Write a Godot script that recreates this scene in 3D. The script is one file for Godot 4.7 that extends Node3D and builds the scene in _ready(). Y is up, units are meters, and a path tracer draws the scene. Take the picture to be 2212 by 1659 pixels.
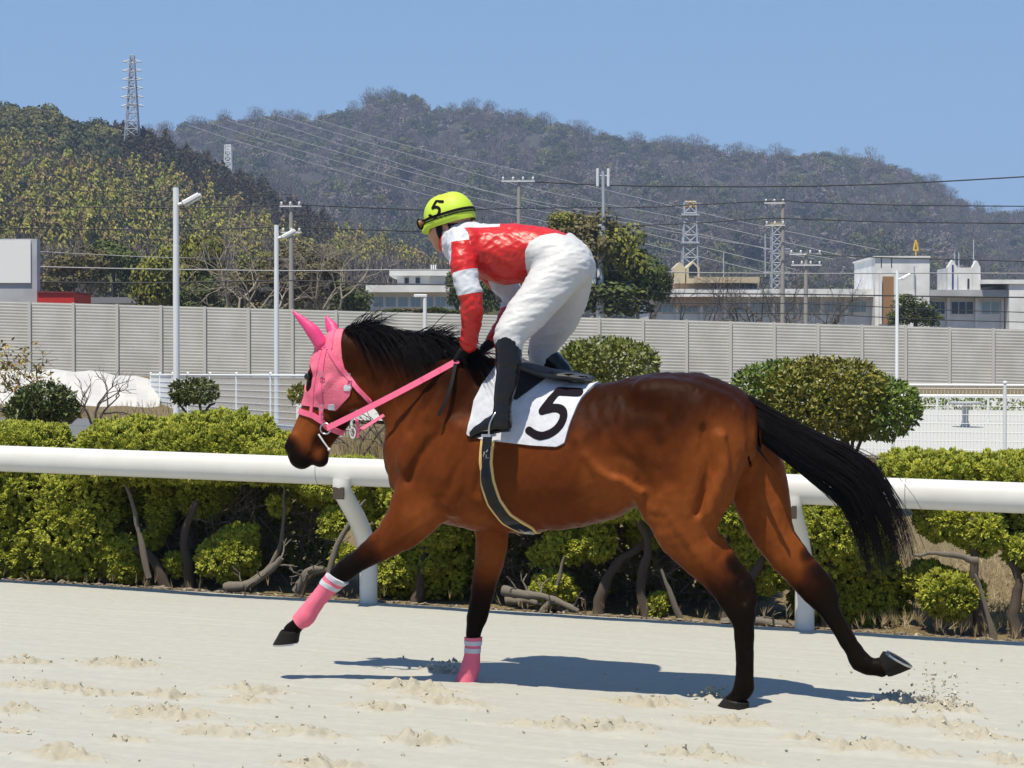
extends Node3D
# A race horse and rider cantering on a sand track, a clipped hedge and rail behind,
# then a yard with fences and lamp posts, a noise barrier, houses, wires and wooded hills.
# Measures were read off the photograph on a 2212 x 1659 raster; at() turns such a point
# and a distance into a real place in metres.

const F := 4245.0            # focal length on that raster
const EYE := 1.6
const GRADE := 0.0177        # the whole site falls gently to the right
var cam_basis := Basis()
var horse_frame := Transform3D()
var taken := {}
var rng := RandomNumberGenerator.new()
var M := {}

# ------------------------------------------------------------------ places
func at(px: float, py: float, depth: float) -> Vector3:
	return Vector3(0, EYE, 0) + cam_basis * (Vector3((px - 1106.0) / F, (829.5 - py) / F, -1.0) * depth)

func ground_y(x: float) -> float:
	return -GRADE * clampf(x, -40.0, 40.0)

func on_ground(px: float, py: float, lift := 0.0) -> Vector3:
	var d := cam_basis * Vector3((px - 1106.0) / F, (829.5 - py) / F, -1.0)
	var t := (EYE - lift) / -(d.y + GRADE * d.x)
	return Vector3(0, EYE, 0) + d * t

func side(px: float, py: float, lz: float) -> Vector3:      # a point of the horse's own frame, lz metres to its near side
	var d := cam_basis * Vector3((px - 1106.0) / F, (829.5 - py) / F, -1.0)
	var o := horse_frame.affine_inverse() * Vector3(0, EYE, 0)
	d = horse_frame.basis.inverse() * d
	return o + d * ((lz - o.z) / d.z)

func sides(list: Array, lz: float) -> PackedVector2Array:
	var r := PackedVector2Array()
	for p in list:
		var q := side(p[0], p[1], lz)
		r.append(Vector2(q.x, q.y))
	return r

# ------------------------------------------------------------------ nodes
func numbered(called: String) -> String:
	var n: int = taken.get(called, -1) + 1
	taken[called] = n
	return called if n == 0 else "%s_%03d" % [called, n]

func tag(o: Node, label: String, category: String, group := "") -> Node:
	o.set_meta("label", label)
	o.set_meta("category", category)
	if group != "":
		o.set_meta("group", group)
	return o

func thing(called: String, label: String, category: String, where := Vector3.ZERO, group := "") -> Node3D:
	var o := Node3D.new()
	o.name = numbered(called)
	add_child(o, true)
	o.position = where
	tag(o, label, category, group)
	return o

func obj(called: String, mesh: Mesh, m: Material, parent: Node = null, where := Vector3.ZERO) -> MeshInstance3D:
	var o := MeshInstance3D.new()
	o.mesh = mesh
	if m != null:
		o.material_override = m
	if parent == null or parent == self:
		o.name = numbered(called)
		add_child(o, true)
	else:
		o.name = called
		parent.add_child(o, true)
	o.position = where
	return o

func structure(called: String, mesh: Mesh, m: Material) -> MeshInstance3D:
	var o := obj(called, mesh, m)
	o.set_meta("kind", "structure")
	return o

# ------------------------------------------------------------------ materials
func lin(r: float, g: float, b: float) -> Color:
	return Color(r, g, b).linear_to_srgb()

func noise_tex(freq: float, lo: Color, hi: Color, seed_ := 1, size := 512, kind := FastNoiseLite.TYPE_SIMPLEX_SMOOTH) -> NoiseTexture2D:
	var n := FastNoiseLite.new()
	n.noise_type = kind
	n.frequency = freq
	n.seed = seed_
	n.fractal_octaves = 5
	var t := NoiseTexture2D.new()
	t.noise = n
	t.width = size
	t.height = size
	t.seamless = true
	var g := Gradient.new()
	g.set_color(0, lo)
	g.set_color(1, hi)
	t.color_ramp = g
	return t

func bump_tex(freq: float, strength: float, seed_ := 1, size := 512) -> NoiseTexture2D:
	var n := FastNoiseLite.new()
	n.frequency = freq
	n.seed = seed_
	n.fractal_octaves = 4
	var t := NoiseTexture2D.new()
	t.noise = n
	t.width = size
	t.height = size
	t.seamless = true
	t.as_normal_map = true
	t.bump_strength = strength
	return t

func mat(c: Color, rough := 0.8, metal := 0.0) -> StandardMaterial3D:
	var m := StandardMaterial3D.new()
	m.albedo_color = c
	m.roughness = rough
	m.metallic = metal
	return m

func vmat(rough := 0.8) -> StandardMaterial3D:
	var m := mat(Color.WHITE, rough)
	m.vertex_color_use_as_albedo = true
	return m

func grain(m: StandardMaterial3D, tex: Texture2D, scale: float, normal: Texture2D = null, nscale := 1.0, world := true) -> StandardMaterial3D:
	m.uv1_triplanar = true
	m.uv1_world_triplanar = world
	m.uv1_scale = Vector3.ONE * scale
	if tex != null:
		m.albedo_texture = tex
	if normal != null:
		m.normal_enabled = true
		m.normal_texture = normal
		m.normal_scale = nscale
	return m

# ------------------------------------------------------------------ a mesh being collected
class Build:
	var v := PackedVector3Array()
	var n := PackedVector3Array()
	var c := PackedColorArray()
	var t := PackedInt32Array()
	var col := Color.WHITE

	func tri(a: Vector3, b: Vector3, d: Vector3) -> void:
		var nn := (d - a).cross(b - a).normalized()
		var i := v.size()
		v.append(a); v.append(b); v.append(d)
		n.append(nn); n.append(nn); n.append(nn)
		c.append(col); c.append(col); c.append(col)
		t.append(i); t.append(i + 1); t.append(i + 2)

	func quad(a: Vector3, b: Vector3, d: Vector3, e: Vector3) -> void:
		var nn := (d - a).cross(b - a)
		if nn.length_squared() < 1e-14:
			nn = (e - a).cross(d - a)
		nn = nn.normalized()
		var i := v.size()
		v.append(a); v.append(b); v.append(d); v.append(e)
		for k in 4:
			n.append(nn)
			c.append(col)
		t.append(i); t.append(i + 1); t.append(i + 2)
		t.append(i); t.append(i + 2); t.append(i + 3)

	func hexa(p: Array) -> void:      # eight corners: bottom ring 0..3, top ring 4..7
		var m := Vector3.ZERO
		for q in p:
			m += q
		m /= 8.0
		for f in [[0, 1, 2, 3], [4, 5, 6, 7], [0, 1, 5, 4], [1, 2, 6, 5], [2, 3, 7, 6], [3, 0, 4, 7]]:
			var a: Vector3 = p[f[0]]
			var b: Vector3 = p[f[1]]
			var d: Vector3 = p[f[2]]
			var e: Vector3 = p[f[3]]
			if (d - a).cross(b - a).dot(a + d - m * 2.0) < 0.0:
				quad(a, e, d, b)
			else:
				quad(a, b, d, e)

	func box(at_: Vector3, size: Vector3, basis := Basis()) -> void:
		var h := size * 0.5
		var p := []
		for y in [-1, 1]:
			for s in [[-1, -1], [1, -1], [1, 1], [-1, 1]]:
				p.append(at_ + basis * Vector3(h.x * s[0], h.y * y, h.z * s[1]))
		hexa(p)

	func bevel_box(at_: Vector3, size: Vector3, r: float, basis := Basis()) -> void:
		var h := size * 0.5 - Vector3.ONE * r
		# three slabs whose faces are joined by chamfers
		for ax in 3:
			for s in [-1.0, 1.0]:
				var e := Vector3.ZERO
				e[ax] = s
				var a := Vector3.ZERO
				a[(ax + 1) % 3] = 1.0
				var b := Vector3.ZERO
				b[(ax + 2) % 3] = 1.0
				var o := e * (h[ax] + r)
				var ha := a * h[(ax + 1) % 3]
				var hb := b * h[(ax + 2) % 3]
				var q := [o - ha - hb, o + ha - hb, o + ha + hb, o - ha + hb]
				if s > 0.0:
					q.reverse()
				quad(at_ + basis * q[0], at_ + basis * q[1], at_ + basis * q[2], at_ + basis * q[3])
		for ax in 3:
			var i1 := (ax + 1) % 3
			var i2 := (ax + 2) % 3
			for s1 in [-1.0, 1.0]:
				for s2 in [-1.0, 1.0]:
					var q := []
					for k in 4:
						var pt := Vector3.ZERO
						pt[ax] = h[ax] * (-1.0 if k == 0 or k == 3 else 1.0)
						pt[i1] = s1 * (h[i1] + (r if k < 2 else 0.0))
						pt[i2] = s2 * (h[i2] + (0.0 if k < 2 else r))
						q.append(at_ + basis * pt)
					var nn: Vector3 = (q[2] - q[0]).cross(q[1] - q[0])
					var out := Vector3.ZERO
					out[i1] = s1
					out[i2] = s2
					if nn.dot(basis * out) < 0.0:
						q.reverse()
					quad(q[0], q[1], q[2], q[3])

	func tube(pts: Array, radii: Array, sides_ := 8, caps := true) -> void:
		var k := pts.size()
		var first := v.size()
		var up := Vector3.UP
		for i in k:
			var d: Vector3 = (pts[mini(i + 1, k - 1)] - pts[maxi(i - 1, 0)]).normalized()
			var x := d.cross(up)
			if x.length_squared() < 0.05:
				x = d.cross(Vector3(0.3, 0.1, 1.0))
			x = x.normalized()
			var y := x.cross(d).normalized()
			up = y
			var r: float = radii[mini(i, radii.size() - 1)]
			for s in sides_:
				var a := TAU * s / sides_
				var nn := x * cos(a) + y * sin(a)
				v.append(pts[i] + nn * r)
				n.append(nn)
				c.append(col)
		for i in k - 1:
			for s in sides_:
				var a := first + i * sides_ + s
				var b := first + i * sides_ + (s + 1) % sides_
				t.append(a); t.append(b); t.append(a + sides_)
				t.append(b); t.append(b + sides_); t.append(a + sides_)
		if caps:
			for e in [0, k - 1]:
				var dd: Vector3 = (pts[0] - pts[1]) if e == 0 else (pts[k - 1] - pts[k - 2])
				var i0 := v.size()
				for s in sides_:
					v.append(v[first + e * sides_ + s])
					n.append(dd.normalized())
					c.append(col)
				for s in range(1, sides_ - 1):
					if e == 0:
						t.append(i0); t.append(i0 + s + 1); t.append(i0 + s)
					else:
						t.append(i0); t.append(i0 + s); t.append(i0 + s + 1)

	func ribbon(pts: Array, normals: Array, w: float, thick: float) -> void:     # a flat strap with real thickness
		var k := pts.size()
		var rings := []
		for i in k:
			var d: Vector3 = (pts[mini(i + 1, k - 1)] - pts[maxi(i - 1, 0)]).normalized()
			var nn: Vector3 = normals[mini(i, normals.size() - 1)]
			var x := d.cross(nn).normalized() * w * 0.5
			var y := nn.normalized() * thick * 0.5
			rings.append([pts[i] - x - y, pts[i] + x - y, pts[i] + x + y, pts[i] - x + y])
		for i in k - 1:
			var a: Array = rings[i]
			var b: Array = rings[i + 1]
			hexa([a[0], a[1], a[2], a[3], b[0], b[1], b[2], b[3]])

	func lathe(profile: Array, sides_ := 16, at_ := Vector3.ZERO, basis := Basis()) -> void:   # profile of (radius, height)
		var first := v.size()
		var k := profile.size()
		for i in k:
			var p: Vector2 = profile[i]
			var d: Vector2 = (profile[mini(i + 1, k - 1)] - profile[maxi(i - 1, 0)]).normalized()
			for s in sides_:
				var a := TAU * s / sides_
				v.append(at_ + basis * Vector3(p.x * cos(a), p.y, p.x * sin(a)))
				n.append((basis * Vector3(d.y * cos(a), -d.x, d.y * sin(a))).normalized())
				c.append(col)
		for i in k - 1:
			for s in sides_:
				var a := first + i * sides_ + s
				var b := first + i * sides_ + (s + 1) % sides_
				t.append(a); t.append(b); t.append(a + sides_)
				t.append(b); t.append(b + sides_); t.append(a + sides_)

	func sphere(at_: Vector3, r: Vector3, seg := 10) -> void:
		var prof := []
		for i in seg + 1:
			var a := PI * i / seg
			prof.append(Vector2(sin(a), -cos(a)))
		lathe(prof, seg * 2, at_, Basis.from_scale(r))

	func mesh() -> ArrayMesh:
		var a := []
		a.resize(Mesh.ARRAY_MAX)
		a[Mesh.ARRAY_VERTEX] = v
		a[Mesh.ARRAY_NORMAL] = n
		a[Mesh.ARRAY_COLOR] = c
		a[Mesh.ARRAY_INDEX] = t
		var m := ArrayMesh.new()
		m.add_surface_from_arrays(Mesh.PRIMITIVE_TRIANGLES, a)
		return m

# ------------------------------------------------------------------ bodies: chains of elliptic sections joined by a smooth minimum
class Field:
	var o: Vector3
	var c: float
	var nx: int
	var ny: int
	var nz: int
	var f := PackedFloat32Array()
	var v := PackedVector3Array()
	var n := PackedVector3Array()
	var t := PackedInt32Array()

	func _init(lo: Vector3, hi: Vector3, cell: float) -> void:
		o = lo
		c = cell
		nx = int(ceil((hi.x - lo.x) / c)) + 1
		ny = int(ceil((hi.y - lo.y) / c)) + 1
		nz = int(ceil((hi.z - lo.z) / c)) + 1
		f.resize(nx * ny * nz)
		f.fill(1.0)

	# nodes: [centre, half height across, half width, egg]; egg narrows the upper side
	func chain(nodes: Array, k: float, sub := 3, carve := false, sideways := Vector3(0, 0, 1)) -> void:
		var P := []
		var cnt := nodes.size()
		for i in cnt - 1:
			var a: Array = nodes[maxi(i - 1, 0)]
			var b: Array = nodes[i]
			var d: Array = nodes[i + 1]
			var e: Array = nodes[mini(i + 2, cnt - 1)]
			for s in sub:
				var u := float(s) / sub
				var q := [b[0].cubic_interpolate(d[0], a[0], e[0], u)]
				for m in [1, 2, 3]:
					var bm: float = b[m] if b.size() > m else 0.0
					var dm: float = d[m] if d.size() > m else 0.0
					q.append(lerpf(bm, dm, u * u * (3.0 - 2.0 * u) * 0.5 + u * 0.5))
				P.append(q)
		var last: Array = nodes[cnt - 1].duplicate()
		while last.size() < 4:
			last.append(0.0)
		P.append(last)
		var mg := k * 0.8 + c * 2.0
		var lo := Vector3(1e9, 1e9, 1e9)
		var hi := -lo
		for q in P:
			var r := maxf(q[1], q[2]) * 1.15 + mg
			lo = lo.min(q[0] - Vector3.ONE * r)
			hi = hi.max(q[0] + Vector3.ONE * r)
		var i0 := maxi(0, int((lo.x - o.x) / c))
		var j0 := maxi(0, int((lo.y - o.y) / c))
		var k0 := maxi(0, int((lo.z - o.z) / c))
		var i1 := mini(nx - 1, int((hi.x - o.x) / c) + 1)
		var j1 := mini(ny - 1, int((hi.y - o.y) / c) + 1)
		var k1 := mini(nz - 1, int((hi.z - o.z) / c) + 1)
		var lx := i1 - i0 + 1
		var ly := j1 - j0 + 1
		var lz := k1 - k0 + 1
		if lx < 1 or ly < 1 or lz < 1:
			return
		var g := PackedFloat32Array()
		g.resize(lx * ly * lz)
		g.fill(1.0)
		for s in P.size() - 1:
			var A: Vector3 = P[s][0]
			var B: Vector3 = P[s + 1][0]
			var L := A.distance_to(B)
			if L < 1e-5:
				continue
			var d := (B - A) / L
			var w := sideways - d * d.dot(sideways)
			w = w.normalized() if w.length_squared() > 1e-4 else Vector3(1, 0, 0)
			var u := w.cross(d)
			var a0: float = P[s][1]
			var a1: float = P[s + 1][1]
			var b0: float = P[s][2]
			var b1: float = P[s + 1][2]
			var e0: float = P[s][3]
			var e1: float = P[s + 1][3]
			var ra := maxf(a0, a1)
			var rb := maxf(b0, b1) * (1.0 + maxf(absf(e0), absf(e1)))
			var rc := minf(ra, rb) * (1.0 if s == 0 or s == P.size() - 2 else 0.4)
			var R := Vector3.ONE * mg
			for ax in 3:
				R[ax] += sqrt(u[ax] * u[ax] * ra * ra + w[ax] * w[ax] * rb * rb + d[ax] * d[ax] * rc * rc)
			var sl := A.min(B) - R
			var sh := A.max(B) + R
			var si0 := maxi(i0, int((sl.x - o.x) / c))
			var sj0 := maxi(j0, int((sl.y - o.y) / c))
			var sk0 := maxi(k0, int((sl.z - o.z) / c))
			var si1 := mini(i1, int((sh.x - o.x) / c) + 1)
			var sj1 := mini(j1, int((sh.y - o.y) / c) + 1)
			var sk1 := mini(k1, int((sh.z - o.z) / c) + 1)
			var dx := d.x
			var dy := d.y
			var dz := d.z
			var ux := u.x
			var uy := u.y
			var uz := u.z
			var wx := w.x
			var wy := w.y
			var wz := w.z
			for kk in range(sk0, sk1 + 1):
				var rz := o.z + kk * c - A.z
				for jj in range(sj0, sj1 + 1):
					var ry := o.y + jj * c - A.y
					var base := ((kk - k0) * ly + (jj - j0)) * lx - i0
					var rx := o.x + si0 * c - A.x
					var tq := ry * dy + rz * dz
					var uq := ry * uy + rz * uz
					var wq := ry * wy + rz * wz
					for ii in range(si0, si1 + 1):
						var tt := rx * dx + tq
						var uu := rx * ux + uq
						var ww := rx * wx + wq
						rx += c
						var beyond := 0.0
						if tt < 0.0:
							beyond = tt
							tt = 0.0
						elif tt > L:
							beyond = tt - L
							tt = L
						tt /= L
						var a := a0 + (a1 - a0) * tt
						var b := b0 + (b1 - b0) * tt
						var x1 := uu / a
						b *= 1.0 - (e0 + (e1 - e0) * tt) * clampf(x1, -1.0, 1.0)
						var x2 := ww / b
						var cp := minf(a, b)
						var x3 := beyond / cp
						var q2 := x1 * x1 + x2 * x2 + x3 * x3
						var dist := -cp
						if q2 > 1e-4:
							var q := sqrt(q2)
							x1 /= a
							x2 /= b
							x3 /= cp
							dist = q * (q - 1.0) / sqrt(x1 * x1 + x2 * x2 + x3 * x3)
						if dist < g[base + ii]:
							g[base + ii] = dist
		for kk in lz:
			for jj in ly:
				var gi := (kk * ly + jj) * lx
				var fi := ((kk + k0) * ny + jj + j0) * nx + i0
				for ii in lx:
					var a := f[fi + ii]
					var b := g[gi + ii]
					if carve:
						b = -b
						var h := clampf(0.5 - 0.5 * (b - a) / k, 0.0, 1.0)
						if h < 1.0:
							f[fi + ii] = b + (a - b) * h + k * h * (1.0 - h)
					elif b < a + k:
						var h := clampf(0.5 + 0.5 * (b - a) / k, 0.0, 1.0)
						f[fi + ii] = b + (a - b) * h - k * h * (1.0 - h)

	func solve(smooth := 1) -> void:
		var id := PackedInt32Array()
		id.resize(f.size())
		id.fill(-1)
		var sx := 1
		var sy := nx
		var sz := nx * ny
		var lim := c * 2.2
		var cells := PackedInt32Array()
		for kk in nz - 1:
			for jj in ny - 1:
				var b := kk * sz + jj * sy
				for ii in nx - 1:
					var i := b + ii
					var f0 := f[i]
					if f0 > lim or f0 < -lim:
						continue
					var s := f0 < 0.0
					var f1 := f[i + 1]
					var f2 := f[i + sy]
					var f3 := f[i + sy + 1]
					var f4 := f[i + sz]
					var f5 := f[i + sz + 1]
					var f6 := f[i + sz + sy]
					var f7 := f[i + sz + sy + 1]
					if (f1 < 0.0) == s and (f2 < 0.0) == s and (f3 < 0.0) == s and (f4 < 0.0) == s and (f5 < 0.0) == s and (f6 < 0.0) == s and (f7 < 0.0) == s:
						continue
					var px := 0.0
					var py := 0.0
					var pz := 0.0
					var cn := 0
					if s != (f1 < 0.0): px += f0 / (f0 - f1); cn += 1
					if (f2 < 0.0) != (f3 < 0.0): px += f2 / (f2 - f3); py += 1.0; cn += 1
					if (f4 < 0.0) != (f5 < 0.0): px += f4 / (f4 - f5); pz += 1.0; cn += 1
					if (f6 < 0.0) != (f7 < 0.0): px += f6 / (f6 - f7); py += 1.0; pz += 1.0; cn += 1
					if s != (f2 < 0.0): py += f0 / (f0 - f2); cn += 1
					if (f1 < 0.0) != (f3 < 0.0): py += f1 / (f1 - f3); px += 1.0; cn += 1
					if (f4 < 0.0) != (f6 < 0.0): py += f4 / (f4 - f6); pz += 1.0; cn += 1
					if (f5 < 0.0) != (f7 < 0.0): py += f5 / (f5 - f7); px += 1.0; pz += 1.0; cn += 1
					if s != (f4 < 0.0): pz += f0 / (f0 - f4); cn += 1
					if (f1 < 0.0) != (f5 < 0.0): pz += f1 / (f1 - f5); px += 1.0; cn += 1
					if (f2 < 0.0) != (f6 < 0.0): pz += f2 / (f2 - f6); py += 1.0; cn += 1
					if (f3 < 0.0) != (f7 < 0.0): pz += f3 / (f3 - f7); px += 1.0; py += 1.0; cn += 1
					id[i] = v.size()
					cells.append(i)
					v.append(o + Vector3(ii + px / cn, jj + py / cn, kk + pz / cn) * c)
		for i in cells:
			var s := f[i] < 0.0
			var e := [[sx, sy, sz], [sy, sz, sx], [sz, sx, sy]]
			for q in e:
				if (f[i + q[0]] < 0.0) == s:
					continue
				var a: int = id[i]
				var b: int = id[i - q[1]] if i >= q[1] else -1
				var d: int = id[i - q[1] - q[2]] if i >= q[1] + q[2] else -1
				var g: int = id[i - q[2]] if i >= q[2] else -1
				if a < 0 or b < 0 or d < 0 or g < 0:
					continue
				if s:
					t.append(a); t.append(d); t.append(b)
					t.append(a); t.append(g); t.append(d)
				else:
					t.append(a); t.append(b); t.append(d)
					t.append(a); t.append(d); t.append(g)
		for it in smooth:
			relax()
		normals()

	func relax() -> void:
		var s := PackedVector3Array()
		s.resize(v.size())
		var k := PackedInt32Array()
		k.resize(v.size())
		for i in range(0, t.size(), 3):
			var a := t[i]
			var b := t[i + 1]
			var d := t[i + 2]
			s[a] += v[b] + v[d]
			s[b] += v[a] + v[d]
			s[d] += v[a] + v[b]
			k[a] += 2; k[b] += 2; k[d] += 2
		for i in v.size():
			if k[i] > 0:
				v[i] = v[i].lerp(s[i] / k[i], 0.5)

	func normals() -> void:
		n.resize(v.size())
		n.fill(Vector3.ZERO)
		for i in range(0, t.size(), 3):
			var a := t[i]
			var b := t[i + 1]
			var d := t[i + 2]
			var nn := (v[d] - v[a]).cross(v[b] - v[a])
			n[a] += nn
			n[b] += nn
			n[d] += nn
		for i in n.size():
			n[i] = n[i].normalized()

	func push(noise: FastNoiseLite, amp: float, stretch: Basis) -> void:
		for i in v.size():
			v[i] += n[i] * (noise.get_noise_3dv(stretch * v[i]) * amp)
		normals()

	func mesh(colour: Variant = null) -> ArrayMesh:
		var a := []
		a.resize(Mesh.ARRAY_MAX)
		a[Mesh.ARRAY_VERTEX] = v
		a[Mesh.ARRAY_NORMAL] = n
		a[Mesh.ARRAY_INDEX] = t
		if colour != null:
			var cc := PackedColorArray()
			cc.resize(v.size())
			for i in v.size():
				cc[i] = colour.call(v[i], n[i])
			a[Mesh.ARRAY_COLOR] = cc
		var m := ArrayMesh.new()
		m.add_surface_from_arrays(Mesh.PRIMITIVE_TRIANGLES, a)
		return m

	func join(other: Field) -> void:
		var k := v.size()
		v.append_array(other.v)
		n.append_array(other.n)
		for i in other.t:
			t.append(i + k)

	# the piece of the surface where inside(x) > 0, lifted by off and closed at its rim: straps, cloths, wraps
	func shell(box_: AABB, inside: Callable, off: float, into: Build = null, skirt := true) -> Build:
		var r := into if into != null else Build.new()
		var g := PackedFloat32Array()
		g.resize(v.size())
		for i in v.size():
			g[i] = inside.call(v[i]) if box_.has_point(v[i]) else -1.0
		var used := {}
		for i in range(0, t.size(), 3):
			var ia := t[i]
			var ib := t[i + 1]
			var ic := t[i + 2]
			var ga := g[ia]
			var gb := g[ib]
			var gc := g[ic]
			if ga <= 0.0 and gb <= 0.0 and gc <= 0.0:
				continue
			var poly := []
			var nor := []
			var cut := []
			var ids := [ia, ib, ic]
			for e in 3:
				var p: int = ids[e]
				var q: int = ids[(e + 1) % 3]
				if g[p] > 0.0:
					poly.append(v[p])
					nor.append(n[p])
					cut.append(false)
				if (g[p] > 0.0) != (g[q] > 0.0):
					var w := g[p] / (g[p] - g[q])
					poly.append(v[p].lerp(v[q], w))
					nor.append(n[p].lerp(n[q], w).normalized())
					cut.append(true)
			var i0 := r.v.size()
			for e in poly.size():
				r.v.append(poly[e] + nor[e] * off)
				r.n.append(nor[e])
				r.c.append(r.col)
			for e in range(1, poly.size() - 1):
				r.t.append(i0); r.t.append(i0 + e); r.t.append(i0 + e + 1)
			if skirt:
				for e in poly.size():
					var e2 := (e + 1) % poly.size()
					if cut[e] and cut[e2]:
						r.quad(poly[e] + nor[e] * off, poly[e] - nor[e] * 0.002, poly[e2] - nor[e2] * 0.002, poly[e2] + nor[e2] * off)
		return r

func poly_in(p: Vector2, poly: PackedVector2Array) -> float:      # signed distance, positive inside
	var best := 1e9
	var inn := false
	var k := poly.size()
	var j := k - 1
	for i in k:
		var a := poly[i]
		var b := poly[j]
		best = minf(best, p.distance_squared_to(Geometry2D.get_closest_point_to_segment(p, a, b)))
		if (a.y > p.y) != (b.y > p.y) and p.x < (b.x - a.x) * (p.y - a.y) / (b.y - a.y) + a.x:
			inn = not inn
		j = i
	return sqrt(best) if inn else -sqrt(best)

func line_in(p: Vector2, line: PackedVector2Array, half: float) -> float:
	var best := 1e9
	for i in line.size() - 1:
		best = minf(best, p.distance_squared_to(Geometry2D.get_closest_point_to_segment(p, line[i], line[i + 1])))
	return half - sqrt(best)

func curve2(list: Array, sub := 6) -> Array:       # smooth line through points
	var r := []
	var k := list.size()
	for i in k - 1:
		for s in sub:
			r.append(list[i].cubic_interpolate(list[i + 1], list[maxi(i - 1, 0)], list[mini(i + 2, k - 1)], float(s) / sub))
	r.append(list[k - 1])
	return r

func make_materials() -> void:
	var fine := bump_tex(0.05, 6.0, 3)
	M.coat = vmat(0.33)
	grain(M.coat, noise_tex(0.12, Color(0.62, 0.6, 0.58), Color(1, 1, 1), 2), 6.0, bump_tex(0.16, 5.0, 4), 0.5, false)
	M.coat.metallic_specular = 0.13
	M.eye = mat(lin(0.01, 0.007, 0.005), 0.08)
	M.hoof = grain(mat(lin(0.03, 0.027, 0.024), 0.4), noise_tex(0.03, Color(0.6, 0.6, 0.6), Color(1, 1, 1), 5), 20.0, null, 1.0, false)
	M.steel = mat(lin(0.55, 0.55, 0.56), 0.3, 1.0)
	M.tape = mat(lin(0.6, 0.6, 0.58), 0.5)
	M.pink = grain(mat(lin(0.84, 0.165, 0.255), 0.7), noise_tex(0.06, Color(0.86, 0.86, 0.86), Color(1, 1, 1), 6), 8.0, bump_tex(0.02, 9.0, 61), 0.8, false)
	M.hot_pink = mat(lin(0.72, 0.05, 0.19), 0.5)
	M.pink_strap = mat(lin(0.78, 0.125, 0.235), 0.5)
	M.pink_wrap = grain(mat(lin(0.84, 0.165, 0.255), 0.85), noise_tex(0.08, Color(0.88, 0.88, 0.88), Color(1, 1, 1), 7), 10.0, fine, 0.5, false)
	M.purple_strap = mat(lin(0.28, 0.06, 0.13), 0.5)
	M.white_cloth = grain(mat(lin(0.56, 0.57, 0.62), 0.8), noise_tex(0.02, Color(0.93, 0.93, 0.94), Color(1, 1, 1), 8), 3.0, bump_tex(0.012, 10.0, 9), 0.5, false)
	M.number_black = mat(lin(0.01, 0.007, 0.011), 0.8)
	M.hair = mat(lin(0.009, 0.008, 0.009), 0.5)
	M.dark_hair = mat(lin(0.02, 0.015, 0.012), 0.6)
	M.black_leather = mat(lin(0.014, 0.013, 0.014), 0.4)
	M.saddle_leather = mat(lin(0.02, 0.02, 0.022), 0.45)
	M.saddle_grey = mat(lin(0.04, 0.043, 0.047), 0.6)
	M.girth_yellow = mat(lin(0.62, 0.42, 0.16), 0.8)
	M.patent = mat(lin(0.012, 0.012, 0.013), 0.12)
	M.glove = mat(lin(0.014, 0.013, 0.014), 0.6)
	M.skin = grain(mat(lin(0.5, 0.26, 0.17), 0.5), noise_tex(0.03, Color(0.9, 0.88, 0.87), Color(1, 1, 1), 10), 12.0, null, 1.0, false)
	M.skin.subsurf_scatter_enabled = true
	M.skin.subsurf_scatter_strength = 0.15
	M.red_silk = grain(mat(lin(0.52, 0.012, 0.01), 0.42), null, 4.0, bump_tex(0.02, 8.0, 12), 0.12, false)
	M.white_silk = mat(lin(0.54, 0.55, 0.6), 0.45)
	M.breeches = grain(mat(lin(0.53, 0.525, 0.525), 0.5), null, 4.0, bump_tex(0.02, 8.0, 13), 0.3, false)
	M.helmet = grain(mat(lin(0.5, 0.66, 0.04), 0.6), noise_tex(0.1, Color(0.92, 0.94, 0.92), Color(1, 1, 1), 14), 20.0, null, 1.0, false)
	M.helmet_seam = mat(lin(0.56, 0.68, 0.02), 0.6)
	for k in ["number_black", "hair", "black_leather", "saddle_leather", "glove", "dark_hair", "hoof"]:
		M[k].metallic_specular = 0.18
	M.patent.metallic_specular = 0.36
	M.amber = mat(lin(0.25, 0.12, 0.03), 0.1)

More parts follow.
